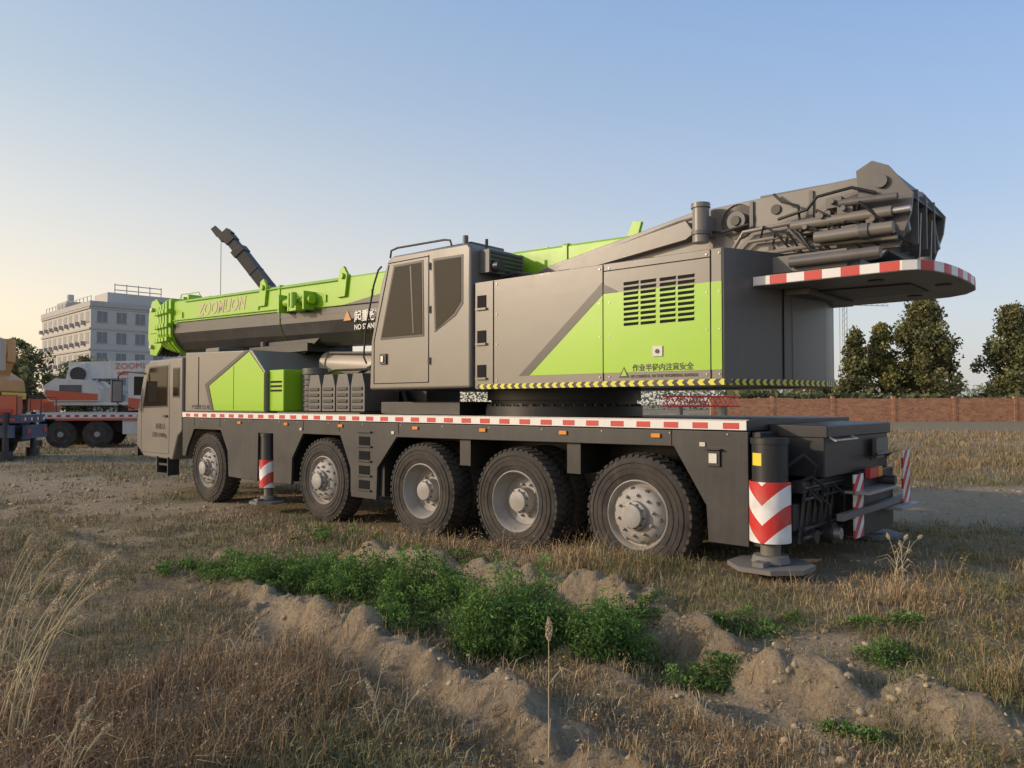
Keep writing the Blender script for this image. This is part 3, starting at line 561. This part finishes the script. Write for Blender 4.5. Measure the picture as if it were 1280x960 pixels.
def fields(X,Y):
    s,v=sv(X,Y); near=sst(np.hypot(X,Y),30,14)
    h=(fbm(X,Y,3.5,4,1)-.5)*.16+(fbm(X,Y,.55,4,5)-.5)*.09*near
    flat=sst(v,-1.2,-.2)*sst(v,4.2,3.2)*sst(s,-3,-2)*sst(s,14,12.5); h=h*(1-.75*flat)
    h=h+.20*sst(s,2.6,-.6)*sst(v,-2.2,-.4)*sst(v,6,3)*sst(s,-5.5,-2.6)+.03
    w=wob(X,Y); d1=pdist(X,Y,R1)+w; d2=pdist(X,Y,R2)+w; d3=pdist(X,Y,R3)+w*.8
    fade=.2+.8*sst(X,-3.2,-1.7); gap=sst(fbm(X,Y,.9,2,77),.25,.45)
    br=(.35+1.1*vn(X,Y,.26,20))
    pr=lambda d,wn,wf:np.where(d<0,np.exp(-(d/wf)**2),np.exp(-(np.abs(d)/wn)**3))
    h=h+br*(.15*fade*pr(d1,.10,.18)+.15*pr(d2,.14,.22)*(.5+.5*gap)+.05*np.exp(-(d3/.1)**2)*gap)
    h=h-.09*fade*np.exp(-((d1-.27)/.16)**2)-.09*np.exp(-((d2-.38)/.22)**2)-.05*np.exp(-((d1+.55)/.2)**2)*fade
    dirt=np.maximum.reduce([np.exp(-(d1/.20)**4)*fade,np.exp(-((d2+.02)/.25)**4)*(.6+.4*gap),.7*np.exp(-(d3/.12)**2)*gap])
    dirt=dirt*(.55+.45*sst(fbm(X,Y,.4,4,52),.36,.5))
    # blocky clod relief: quantised noise gives broken ledges
    lump=fbm(X,Y,.15,3,31); lump2=np.abs(fbm(X,Y,.26,4,35)-.5)*2; q=fbm(X,Y,.22,3,38)*7; led=(np.floor(q)+sst(q-np.floor(q),.55,.95))/7
    h=h+((lump-.5)*.10+(lump2-.2)*.09+(led-.5)*.22)*np.clip(dirt,0,1)*near
    tr=sst(np.abs(Y-(12.0+.14*X)-1.2*(fbm(X,Y,3,4,40)-.5)),3.2,1.2)*sst(X,3.8,5.6)*.95
    tl=sst(np.abs(Y-(14.5-.45*(X+6))-2*(fbm(X,Y,3,3,41)-.5)),3.0,.6)*sst(X,-5.5,-7.5)*.75
    pt=sst(fbm(X,Y,1.6,5,50),.56,.70)*.75
    far=sst(Y,18,30)*.35
    dirt=np.clip(np.maximum.reduce([dirt,tr,tl,pt,far]),0,1)
    return h,dirt
def axis(lo,hi,st,far,n):
    a=np.arange(lo,hi+1e-6,st)
    up=hi+far*np.linspace(0,1,n+1)[1:]**3.2+np.arange(1,n+1)*st; dn=lo-far*np.linspace(0,1,n+1)[1:][::-1]**3.2-np.arange(n,0,-1)*st
    return dn,a,up
dn,a,up=axis(-9,9,.028,1800,70); xs=np.concatenate([dn,a,up])
_,a2,up2=axis(2,13,.026,2500,90); ys=np.concatenate([np.linspace(-60,1.2,40),np.linspace(1.3,1.95,8),a2,up2])
X,Y=np.meshgrid(xs,ys); H,DT=fields(X,Y)
nx,ny=len(xs),len(ys)
def bigmesh(name,co,loops,starts,mat,col=None,extra=None,smooth=False):
    me=bpy.data.meshes.new(name); me.vertices.add(len(co)); me.vertices.foreach_set('co',co.astype(np.float32).ravel())
    me.loops.add(len(loops)); me.loops.foreach_set('vertex_index',loops.astype(np.int32)); me.polygons.add(len(starts)); me.polygons.foreach_set('loop_start',starts.astype(np.int32))
    me.update(calc_edges=True)
    if col is not None:
        at=me.attributes.new('col','FLOAT_COLOR','POINT'); c=np.ones((len(co),4),np.float32); c[:,:3]=col; at.data.foreach_set('color',c.ravel())
    if smooth: me.polygons.foreach_set('use_smooth',np.ones(len(starts),bool))
    me.materials.append(mat); me.validate(); o=bpy.data.objects.new(name,me); COL.objects.link(o); return o
m,nt,n,l,p=newmat('ground_soil'); tc=n.new('ShaderNodeTexCoord').outputs['Object']; at=n.new('ShaderNodeAttribute'); at.attribute_name='col'
sp=n.new('ShaderNodeSeparateColor'); l.new(at.outputs['Color'],sp.inputs[0])
n1=noise(n,l,tc,3,8,.7); n2=noise(n,l,tc,28,5,.75)
soil=mixc(n,l,n1,(.36,.275,.18),(.52,.42,.29)); soil=mixc(n,l,remap(n,l,n2,.42,.72),soil,(.25,.185,.12))
lit=mixc(n,l,remap(n,l,noise(n,l,tc,1.3,6,.7),.35,.65),(.20,.145,.085),(.19,.165,.095)); lit=mixc(n,l,remap(n,l,n2,.42,.60),lit,(.37,.29,.18)); lit=mixc(n,l,remap(n,l,noise(n,l,tc,.35,6,.7),.5,.68),lit,(.30,.235,.155))
fac=math_(n,l,'ADD',sp.outputs[0],math_(n,l,'MULTIPLY',math_(n,l,'SUBTRACT',noise(n,l,tc,6,6,.8),.5),.9),True); fac=remap(n,l,fac,.3,.6)
l.new(mixc(n,l,fac,lit,soil),p.inputs['Base Color']); p.inputs['Roughness'].default_value=.95; p.inputs['Specular IOR Level'].default_value=.1
b=n.new('ShaderNodeBump'); b.inputs['Strength'].default_value=1.0; b.inputs['Distance'].default_value=.04
l.new(math_(n,l,'ADD',noise(n,l,tc,14,8,.75),math_(n,l,'MULTIPLY',n2,.5)),b.inputs['Height']); l.new(b.outputs[0],p.inputs['Normal'])
GM=m
ii=(np.arange(ny-1)[:,None]*nx+np.arange(nx-1)[None,:]).ravel(); loops=np.stack([ii,ii+1,ii+nx+1,ii+nx],1).ravel()
bigmesh('ground',np.stack([X.ravel(),Y.ravel(),H.ravel()],1),loops,np.arange(len(ii))*4,GM,col=np.repeat(DT.ravel()[:,None],3,1),smooth=True)
bm=bmesh.new(); bmesh.ops.create_icosphere(bm,subdivisions=1,radius=1); ico=np.array([v.co[:] for v in bm.verts]); icf=np.array([[v.index for v in f.verts] for f in bm.faces]); bm.free()
N=26000; d=np.exp(rng.uniform(np.log(2.6),np.log(18),N)); cx=rng.uniform(-.95,.95,N)*d; cy=d; ch,cd=fields(cx,cy); k=rng.random(N)<np.clip(cd*.8+.02,0,1); cx,cy,ch,d=cx[k],cy[k],ch[k],d[k]; N=len(cx)
r=(.004+.030*rng.random(N)**6)*np.maximum(1,d/8); co=ico[None]*(r[:,None]*rng.uniform(.5,1.45,(N,len(ico))))[:,:,None]; co[:,:,2]*=.6; co+=np.stack([cx,cy,ch+r*.05],1)[:,None]
base=np.array([.42,.33,.22])*rng.uniform(.65,1.1,(N,1)); F=(np.arange(N)[:,None,None]*len(ico)+icf[None]).reshape(-1,3)
CLOD=foliage('clod_soil',0,.95)
bigmesh('dirt_clods',co.reshape(-1,3),F.ravel(),np.arange(len(F))*3,CLOD,col=np.repeat(base,len(ico),0))
# ------------------------------------------------------------ grass
def blades(name,x,y,h,w,lean,col):
    N=len(x); z,_=fields(x,y); z=z-.01; th=rng.random(N)*6.283; la=rng.random(N)*6.283
    px,py=np.cos(th)*w/2,np.sin(th)*w/2; lx,ly=np.cos(la)*lean*h,np.sin(la)*lean*h
    co=np.zeros((N,5,3)); co[:,0]=np.stack([x-px,y-py,z],1); co[:,1]=np.stack([x+px,y+py,z],1)
    co[:,2]=np.stack([x-px*.8+lx*.3,y-py*.8+ly*.3,z+h*.55],1); co[:,3]=np.stack([x+px*.8+lx*.3,y+py*.8+ly*.3,z+h*.55],1); co[:,4]=np.stack([x+lx,y+ly,z+h*(1-.35*lean)],1)
    lp=(np.arange(N)[:,None]*5+np.array([0,1,3,2,2,3,4])[None]).ravel(); st=(np.arange(N)[:,None]*7+np.array([0,4])[None]).ravel()
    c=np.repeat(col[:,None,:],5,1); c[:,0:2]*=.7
    return bigmesh(name,co.reshape(-1,3),lp,st,GRASS,col=c.reshape(-1,3))
straw=np.array([.54,.42,.235]); brown=np.array([.27,.165,.09]); olive=np.array([.20,.19,.08]); grn=np.array([.10,.16,.04])
def tallf(tx,ty):
    s,v=sv(tx,ty); tall=np.zeros(len(tx))
    tall=np.maximum(tall,np.exp(-((v+.65)/.5)**2)*sst(s,-1.0,-.2)*sst(s,4.4,2.6))
    tall=np.maximum(tall,sst(tx,1.9,2.9)*sst(ty,4.0,4.8)*sst(ty,7.6,6.8)*sst(fbm(tx,ty,.8,2,61),.40,.6))
    tall=np.maximum(tall,.75*sst(tx,-.5,-1.4)*sst(ty,6.2,5.2)*sst(fbm(tx,ty,.7,2,62),.33,.6))
    tall=np.maximum(tall,.6*sst(ty,15,20)*sst(tx,5,8)*sst(fbm(tx,ty,3,3,64),.4,.6))
    return tall,s,v
NT=64000
d=np.exp(rng.uniform(np.log(2.4),np.log(48),NT)); tx=rng.uniform(-.95,.95,NT)*d; ty=d
hh,dt=fields(tx,ty); tall,s,v=tallf(tx,ty); dens=fbm(tx,ty,.9,3,60)
keep=(rng.random(NT)<np.clip(1.15-dt*1.35,.015,1)*np.clip(.2+1.6*(dens-.27)+tall,.08,1))
under=(v>.05)&(v<2.7)&(s>-1.9)&(s<11.8); keep&=~(under&(rng.random(NT)<.85)); keep&=(np.hypot(s+1.4,v)>.45)|(rng.random(NT)<.2)
tx,ty,d,tall,dt,s,v=[q[keep] for q in (tx,ty,d,tall,dt,s,v)]; K=len(tx); B=8
x=(tx[:,None]+rng.normal(0,1,(K,B))*.035*np.maximum(1,d/6)[:,None]).ravel(); y=(ty[:,None]+rng.normal(0,1,(K,B))*.035*np.maximum(1,d/6)[:,None]).ravel()
rep=lambda q:np.repeat(q,B)
h=rng.uniform(.03,.11,K*B)*(1+2.6*rep(tall)*rng.uniform(.2,1,K*B))*(.6+.8*rep(rng.random(K)))*(1+np.clip(rep(d)-10,0,20)*.03)
w=rng.uniform(.003,.006,K*B)*np.maximum(1,rep(d)/6)
def colours(tx,ty,tall,K,B):
    rp=lambda q:np.repeat(q,B); g=rp(fbm(tx,ty,1.4,3,70)); r0=rp(rng.random(K))[:,None]; r1=rng.random(K*B)[:,None]
    col=straw*r0+brown*(1-r0); gm=np.clip((g-.47)*3.0+.12-rp(tall)*.6,0,.7)[:,None]; col=col*(1-gm)+(olive*r1+grn*(1-r1))*gm
    fr=rp(sst(ty,14,22)*sst(tx,4,7))[:,None]*.45; col=col*(1-fr)+np.array([.22,.16,.09])*fr
    red=(rp(sst(tx,-.4,-1.6)*sst(ty,6.4,5.2))*.5*r0[:,0])[:,None]; col=col*(1-red)+np.array([.30,.165,.10])*red
    return col*(.7+.6*r1)
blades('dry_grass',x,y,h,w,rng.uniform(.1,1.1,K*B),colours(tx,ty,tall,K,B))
# ------------------------------------------------------------ leafy things
def leaves(name,c,size,col,asp=.5,mat=FOL,flat=.0):
    N=len(c); a=rng.normal(size=(N,3)); a/=np.linalg.norm(a,axis=1)[:,None]; b=rng.normal(size=(N,3)); b[:,2]*=1-flat; b-=a*(a*b).sum(1)[:,None]; b/=np.linalg.norm(b,axis=1)[:,None]
    L=size[:,None]; co=np.stack([c-a*L*.5,c-b*L*.5*asp+a*L*.05,c+a*L*.5,c+b*L*.5*asp+a*L*.05],1)
    return bigmesh(name,co.reshape(-1,3),np.arange(N*4),np.arange(N)*4,mat,col=np.repeat(col,4,0))
NW=6400; d=np.exp(rng.uniform(np.log(2.5),np.log(16),NW)); wx=rng.uniform(-.95,.95,NW)*d; wy=d; wh,wd=fields(wx,wy); tl_,s,v=tallf(wx,wy)
keep=(rng.random(NW)<np.clip(.15+tl_*.9+.5*(fbm(wx,wy,.8,2,63)>.55),0,1)*(1-wd))&~((v>-.05)&(s>-1.9)&(s<12)&(v<2.8))&(np.hypot(s+1.4,v)>.6); wx,wy,wh,d,tl_=[q[keep] for q in (wx,wy,wh,d,tl_)]; K=len(wx); B=26
hw=rng.uniform(.06,.16,K)*(1+1.6*tl_); t=rng.random((K,B)); lean_=rng.normal(0,.35,(K,2)); c=np.zeros((K,B,3))
br_=rng.normal(0,1,(K,B,2))*(.012+.035*t[:,:,None])
c[:,:,0]=wx[:,None]+lean_[:,0:1]*hw[:,None]*t+br_[:,:,0]; c[:,:,1]=wy[:,None]+lean_[:,1:2]*hw[:,None]*t+br_[:,:,1]; c[:,:,2]=wh[:,None]+t*hw[:,None]
leaves('dry_weeds',c.reshape(-1,3),(rng.uniform(.010,.026,K*B)*np.repeat(np.maximum(1,d/7),B)),colours(wx,wy,tl_,K,B)*.9,.35,GRASS)
x=np.repeat(wx,3)+rng.normal(0,.012,K*3); y=np.repeat(wy,3)+rng.normal(0,.012,K*3)
blades('dry_weed_stems',x,y,np.repeat(hw,3)*rng.uniform(.8,1.4,K*3),np.full(K*3,.004),rng.uniform(.05,.6,K*3),np.tile(brown*1.2,(K*3,1)))
def weed(cx,cy,rx,ry,hh,n,ls=.034,tone=1.0):
    e=empty('green_weed_plant',(0,0,0),0)
    k=max(4,int(n/120)); ang=rng.random(k)*6.283; rr=np.sqrt(rng.random(k)); sx=cx+rx*rr*np.cos(ang); sy=cy+ry*rr*np.sin(ang)
    gz,_=fields(sx,sy); top=hh*(1-.5*rr**2)*rng.uniform(.45,1.2,k)
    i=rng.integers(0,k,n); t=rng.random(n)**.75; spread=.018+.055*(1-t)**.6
    lx,ly=rng.normal(0,.12,k),rng.normal(0,.12,k)
    c=np.stack([sx[i]+lx[i]*t*hh+rng.normal(size=n)*spread,sy[i]+ly[i]*t*hh+rng.normal(size=n)*spread,gz[i]+t*top[i]+.01],1)
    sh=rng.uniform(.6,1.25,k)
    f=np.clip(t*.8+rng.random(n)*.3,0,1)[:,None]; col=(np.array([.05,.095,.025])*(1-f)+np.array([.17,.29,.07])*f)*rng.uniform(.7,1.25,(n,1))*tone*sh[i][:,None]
    o=leaves('leaves',c,rng.uniform(.5,1.3,n)*ls,col,.38); o.parent=e
    mb=MB()
    for j in range(k): mb.tube([(sx[j],sy[j],gz[j]-.02),(sx[j]+lx[j]*hh*.6,sy[j]+ly[j]*hh*.6,gz[j]+top[j]*.6),(sx[j]+lx[j]*hh,sy[j]+ly[j]*hh,gz[j]+top[j])],[.004,.003,.0015],STEM,4)
    mb.obj('stems',e)
STEM=simple('stem',(.10,.16,.05),.7)
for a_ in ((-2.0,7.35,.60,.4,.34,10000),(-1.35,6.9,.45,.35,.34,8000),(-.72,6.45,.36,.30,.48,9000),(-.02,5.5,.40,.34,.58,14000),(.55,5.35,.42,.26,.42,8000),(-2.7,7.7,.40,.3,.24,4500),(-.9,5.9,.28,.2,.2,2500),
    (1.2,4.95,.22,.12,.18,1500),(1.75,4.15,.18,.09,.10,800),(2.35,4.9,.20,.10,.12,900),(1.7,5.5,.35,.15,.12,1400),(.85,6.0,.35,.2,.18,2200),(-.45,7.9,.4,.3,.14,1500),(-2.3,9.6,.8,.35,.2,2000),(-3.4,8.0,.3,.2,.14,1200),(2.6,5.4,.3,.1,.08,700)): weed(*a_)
def stalk(x,y,h,dx,dy,n=1,fox=.11,tk=1):
    e=empty('foxtail_grass',(0,0,0),0); mb=MB(); z0=float(fields(np.array([x]),np.array([y]))[0][0]); cs=[]
    for k in range(n):
        bx,by=x+random.uniform(-.06,.06)*(n>1),y+random.uniform(-.06,.06)*(n>1); H_=h*random.uniform(.7,1.08); ddx=dx+random.uniform(-.15,.15)*(n>1); ddy=dy+random.uniform(-.1,.1)*(n>1)
        P_=[Vector((bx+ddx*t*t,by+ddy*t*t,z0+H_*(t-.18*abs(ddx)/max(.1,H_)*t**4))) for t in [i/8 for i in range(9)]]
        mb.tube(P_,[tk*(.0030-.0015*i/8) for i in range(9)],STK,5)
        d_=(P_[-1]-P_[-2]).normalized(); d_=(d_+Vector((ddx,ddy,-.3*abs(ddx)))*.8).normalized()
        for j in range(340):
            t=random.random(); r=tk*.014*math.sin(math.pi*min(1,t*.85+.12)); u=Vector((random.gauss(0,1),random.gauss(0,1),random.gauss(0,1))).normalized(); cs.append(P_[-1]+d_*(t*fox)+u*r)
        for q in range(3):
            b0=P_[1+q*2]; aa=random.uniform(0,6.28); b1=b0+Vector((math.cos(aa)*.07,math.sin(aa)*.07,.09)); b2=b0+Vector((math.cos(aa)*.16,math.sin(aa)*.16,.06)); mb.tube([b0,b1,b2],[.003,.0025,.0006],STK,4)
    mb.obj('stem',e); c=np.array([tuple(q) for q in cs]); o=leaves('seed_head',c,np.full(len(c),.014),np.array([.62,.50,.33])*rng.uniform(.6,1.2,(len(c),1)),.3,GRASS); o.parent=e
STK=simple('dry_stalk',(.50,.40,.23),.8)
stalk(.18,3.8,.62,.0,.0,tk=1.3); stalk(-.72,4.0,.34,.05,.0); stalk(-.66,3.9,.28,-.04,.02); stalk(-.58,4.1,.22,.08,.0)
stalk(-2.40,3.75,.92,.20,.0,6,.12,1.5); stalk(-2.55,3.9,.80,.28,.05,6,.12,1.5); stalk(-3.3,5.0,.85,.22,.0,6,.12,1.3); stalk(-1.75,4.9,.36,.05,0,3,.05); stalk(-3.4,5.3,.7,.3,0,5); stalk(-1.9,3.3,.4,.1,0,4,.07); stalk(3.3,6.6,.35,.1,0,5,.05)
# ------------------------------------------------------------ trees
def tree(name,x,y,H_,W_,n,shape='ovate',ls=.38,tone=(1,1,1),base=.12,k=46):  # tone lightens the leaf colour, standing in for distance haze
    e=empty(name,(x,y,0),0); cl=[];mb=MB(); mb.tube([(0,0,-.1),(.05,0,H_*.3),(.0,.05,H_*.65),(0,0,H_*.92)],[W_*.035+.05,W_*.028,W_*.016,.02],BARK,8)
    for i in range(k):
        t=random.random()**.85; z=H_*(base+(1-base)*t)
        if shape=='ovate': rr=W_/2*math.sin(math.pi*(.12+.80*t)**.8)*(1.0-.35*t)
        elif shape=='cone': rr=W_/2*(1.02-t)**.75
        else: rr=W_/2*math.sqrt(max(.05,1-(2*t-.9)**2))
        rr*=random.uniform(.7,1.15); a=random.uniform(0,6.283); q=math.sqrt(random.random()); cx,cy=rr*q*math.cos(a),rr*q*math.sin(a)
        cl.append((cx,cy,z,W_*random.uniform(.07,.15),random.uniform(.65,1.3)))
        mb.tube([(0,0,z*.72),(cx*.5,cy*.5,z*.84),(cx,cy,z)],[.05+.01*W_,.04,.012],BARK,5)
    mb.obj('trunk',e); cl=np.array(cl); i=rng.integers(0,len(cl),n); r=cl[i,3]; g_=rng.normal(size=(n,3)); g_/=np.linalg.norm(g_,axis=1)[:,None]; g_*=(rng.random(n)**.4)[:,None]
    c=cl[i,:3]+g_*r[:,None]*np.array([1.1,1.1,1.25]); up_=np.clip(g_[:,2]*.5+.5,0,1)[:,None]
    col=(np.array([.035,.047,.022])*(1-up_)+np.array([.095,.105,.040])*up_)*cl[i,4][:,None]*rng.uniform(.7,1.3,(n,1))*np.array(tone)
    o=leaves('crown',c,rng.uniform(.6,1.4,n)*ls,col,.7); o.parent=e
haze_tone=(2.7,2.3,2.5)  # distance haze put into the poplar leaf colours
tree('poplar_tree',52.0,97,15.4,9.2,14000,'ovate',.42,haze_tone,k=140,base=.04); tree('poplar_tree',43.9,98,11,6.0,7500,'cone',.4,haze_tone,k=80,base=.04); tree('poplar_tree',47.6,99,11.6,6.6,8000,'ovate',.4,(3.0,2.5,2.3),k=90,base=.04)
tree('poplar_tree',62,95,13.2,9.5,11000,'ovate',.42,haze_tone,k=110,base=.04); tree('poplar_tree',68,97,13.6,9,8000,'ovate',.42,haze_tone,k=90,base=.04); tree('poplar_tree',41,104,8.5,6.5,5500,'ovate',.4,haze_tone,base=.04); tree('poplar_tree',56.8,104,9,7.5,5500,'round',.4,haze_tone,base=.04)
tree('ash_tree',50.6,68,13.4,9.0,5500,'round',.3,(2.0,1.8,1.8),base=.40,k=50)
for (x,y,h,w_) in ((-76,118,11,9),(-82,118,12,10),(-88,120,10,8),(-69,110,9,9),(-93,126,12,10),(-62,112,8.5,9),(-98,126,11,10),(-66,116,7,8),(-72,104,6,8)): tree('broadleaf_tree',x,y,h,w_,3500,'round',.5,(2.7,2.4,2.8),k=36,base=.03)
def mass(name,x0,x1,y0,y1,h,n,tone):  # tone pales the leaves, so haze sits in their colour
    x=rng.uniform(x0,x1,n); y=rng.uniform(y0,y1,n); top=h*(.45+.75*fbm(x,y,14,4,90)); z=rng.random(n)**.7*top
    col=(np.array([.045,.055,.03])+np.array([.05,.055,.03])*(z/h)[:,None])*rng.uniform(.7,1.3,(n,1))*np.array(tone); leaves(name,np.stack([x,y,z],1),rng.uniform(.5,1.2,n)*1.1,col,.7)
mass('tree_row',-190,-100,150,165,11,9000,(3.0,2.7,3.2)); mass('tree_row',-100,400,230,250,10,26000,(3.8,3.5,4.3)); mass('shrubs',24,110,82,88,3.6,9000,(2.1,1.9,1.7))
# ------------------------------------------------------------ brick wall
m,nt,n,l,p=newmat('brick'); tc=n.new('ShaderNodeTexCoord').outputs['Object']; s_=n.new('ShaderNodeSeparateXYZ'); l.new(tc,s_.inputs[0]); c_=n.new('ShaderNodeCombineXYZ'); l.new(s_.outputs[0],c_.inputs[0]); l.new(s_.outputs[2],c_.inputs[1])
bt=n.new('ShaderNodeTexBrick'); l.new(c_.outputs[0],bt.inputs[0]); bt.inputs['Color1'].default_value=(.50,.20,.10,1); bt.inputs['Color2'].default_value=(.30,.10,.055,1); bt.inputs['Mortar'].default_value=(.34,.24,.17,1); bt.inputs['Scale'].default_value=1; bt.inputs['Brick Width'].default_value=.30; bt.inputs['Row Height'].default_value=.11; bt.inputs['Mortar Size'].default_value=.014; bt.inputs['Bias'].default_value=-.1
mp=n.new('ShaderNodeMapping'); mp.inputs['Scale'].default_value=(1,1,2.5); l.new(tc,mp.inputs[0])
c1=mixc(n,l,remap(n,l,noise(n,l,mp.outputs[0],.9,8,.8),.42,.62),bt.outputs[0],(.56,.29,.16)); c1=mixc(n,l,remap(n,l,noise(n,l,mp.outputs[0],2.6,6,.8),.52,.68),c1,(.16,.08,.05))
l.new(c1,p.inputs['Base Color']); p.inputs['Roughness'].default_value=.9
e=empty('brick_wall',(20,77,0),R(-1)); mb=MB()
x=0
while x<110:
    w_=random.uniform(1.2,3.5); t=2.35+random.uniform(-.08,.08); mb.box(x,x+w_-.001,-.12,.12,-.2,t,m); x+=w_
for i in range(19): mb.box(i*6-.15,i*6+.15,-.17,.17,-.2,2.5,m)
mb.obj('wall',e)
# ------------------------------------------------------------ building
WALL=simple('render_wall',(.52,.49,.45),.9); WALL2=simple('render_wall2',(.45,.43,.40),.9); WIN=simple('window_glass',(.20,.20,.20),.3); BAND=simple('band',(.38,.365,.35),.8)
e=empty('office_building',(-71.4,130,0),R(45)); mb=MB(); Hh=18.4
mb.box(0,13.5,0,30,0,Hh,WALL); mb.box(-.2,13.7,-.2,30.2,Hh,Hh+.9,WALL2); mb.box(3.5,14.5,3,10,Hh+.91,Hh+3.0,WALL); mb.box(1,5,18,24,Hh+.91,Hh+2.6,WALL2)
for f in range(5):
    z=1.6+f*3.55
    for i in range(4): x=1.0+i*3.1; mb.box(x,x+1.6,-.03,.0,z,z+1.8,WIN); mb.box(x-.1,x+1.7,-.12,-.0,z-.12,z-.02,BAND); mb.box(x+.77,x+.83,-.05,-.031,z,z+1.8,WALL)
    for i in range(9): y=.8+i*3.25; mb.box(-.03,0,y,y+1.9,z,z+1.8,WIN); mb.box(-.14,0,y-.1,y+2.0,z-.12,z-.02,BAND); mb.box(-.7,-.04,y+2.2,y+2.8,z-.4,z+.3,WALL2)
    mb.box(-.25,0,-.0,30,z+2.2,z+2.5,WALL2); mb.box(0,13.5,-.1,0,z+2.2,z+2.5,WALL2)
mb.obj('walls_and_windows',e)
mb=MB()
for i in range(5): mb.cyl((5+i*2,4,Hh+3.0),(5+i*2,4,Hh+4.8),.08,BAND,6)
mb.box(5,13,3.95,4.05,Hh+3.6,Hh+3.75,BAND); mb.box(5,13,3.95,4.05,Hh+4.5,Hh+4.65,BAND)
for i in range(14): mb.cyl((.3,1+i*2.1,Hh+.9),(.3,1+i*2.1,Hh+1.9),.06,BAND,5)
mb.box(.27,.33,1,28.5,Hh+1.85,Hh+1.92,BAND)
mb.cyl((2.5,21,Hh+2.6),(2.5,21,Hh+4.2),.6,WALL,12); mb.obj('roof_sign_frame',e)
e=empty('tower_crane',(108,250,0),R(8)); mb=MB()
for dx in (-.8,.8):
    for dy in (-.8,.8): mb.cyl((dx,dy,0),(dx,dy,34),.1,WALL2,4)
for i in range(17): mb.cyl((-.8,-.8,i*2),(.8,-.8,i*2+2),.07,WALL2,4)
for z in (34,35.2): mb.cyl((-6,0,z),(16,0,z-.0),.12,WALL2,4)
for i in range(11): mb.cyl((-6+i*2,0,34),(-5+i*2,0,35.2),.07,WALL2,4); mb.cyl((-5+i*2,0,35.2),(-4+i*2,0,34),.07,WALL2,4)
mb.cyl((0,0,35),(0,0,38.5),.2,WALL2,6); mb.cyl((0,0,38.5),(12,0,35.2),.05,WALL2,4); mb.cyl((0,0,38.5),(-6,0,35.2),.05,WALL2,4); mb.box(-6.5,-4.5,-.6,.6,32.6,34,WALL2); mb.obj('frame',e)
# ------------------------------------------------------------ light / sky / camera
SAZ,SEL=-98,18
w=bpy.data.worlds.new('World'); scene.world=w; w.use_nodes=True; n=w.node_tree.nodes; l=w.node_tree.links
bg=n['Background']; sk=n.new('ShaderNodeTexSky'); sk.sky_type='NISHITA'; sk.sun_disc=False; sk.sun_elevation=R(SEL); sk.sun_rotation=R(SAZ); sk.air_density=1.0; sk.dust_density=3.0; sk.ozone_density=1.2
l.new(sk.outputs[0],bg.inputs[0]); bg.inputs[1].default_value=.06
tc=n.new('ShaderNodeTexCoord').outputs['Generated']; sp=n.new('ShaderNodeSeparateXYZ'); l.new(tc,sp.inputs[0])
def ramp(stops):
    r=n.new('ShaderNodeValToRGB'); l.new(sp.outputs[2],r.inputs[0]); e=r.color_ramp.elements
    while len(e)<len(stops): e.new(.5)
    for q,(p_,c) in zip(e,stops): q.position=p_; q.color=(*c,1)
    return r.outputs[0]
cool=ramp([(0,(.66,.63,.61)),(.10,(.56,.59,.64)),(.25,(.37,.48,.67)),(.45,(.23,.38,.67)),(1,(.09,.19,.42))])
warm=ramp([(0,(1.0,.76,.49)),(.09,(.98,.80,.58)),(.22,(.72,.69,.62)),(.36,(.46,.54,.61)),(.5,(.33,.45,.61)),(1,(.11,.21,.42))])
dp=n.new('ShaderNodeVectorMath'); dp.operation='DOT_PRODUCT'; l.new(tc,dp.inputs[0]); dp.inputs[1].default_value=(math.sin(R(SAZ)),math.cos(R(SAZ)),0)
mc=mixc(n,l,remap(n,l,dp.outputs['Value'],-.62,.42),cool,warm)
bg2=n.new('ShaderNodeBackground'); l.new(mc,bg2.inputs[0]); bg2.inputs[1].default_value=.86
ad=n.new('ShaderNodeAddShader'); l.new(bg.outputs[0],ad.inputs[0]); l.new(bg2.outputs[0],ad.inputs[1]); l.new(ad.outputs[0],n['World Output'].inputs[0])
S=bpy.data.lights.new('sun','SUN'); S.energy=2.6; S.angle=R(.8); S.color=(1,.80,.60); so=bpy.data.objects.new('sun',S); COL.objects.link(so)
D=Vector((math.sin(R(SAZ))*math.cos(R(SEL)),math.cos(R(SAZ))*math.cos(R(SEL)),math.sin(R(SEL)))); so.rotation_euler=(-D).to_track_quat('-Z','Y').to_euler(); so.location=D*50
cam=bpy.data.cameras.new('camera'); co=bpy.data.objects.new('camera',cam); COL.objects.link(co); scene.camera=co
cam.sensor_width=36; cam.lens=27.03; cam.clip_end=6000; cam.clip_start=.05; co.location=(0,0,1.75); co.rotation_euler=(R(90+1.49),0,0)
scene.view_settings.view_transform='Standard'; scene.view_settings.look='None'; scene.view_settings.exposure=0
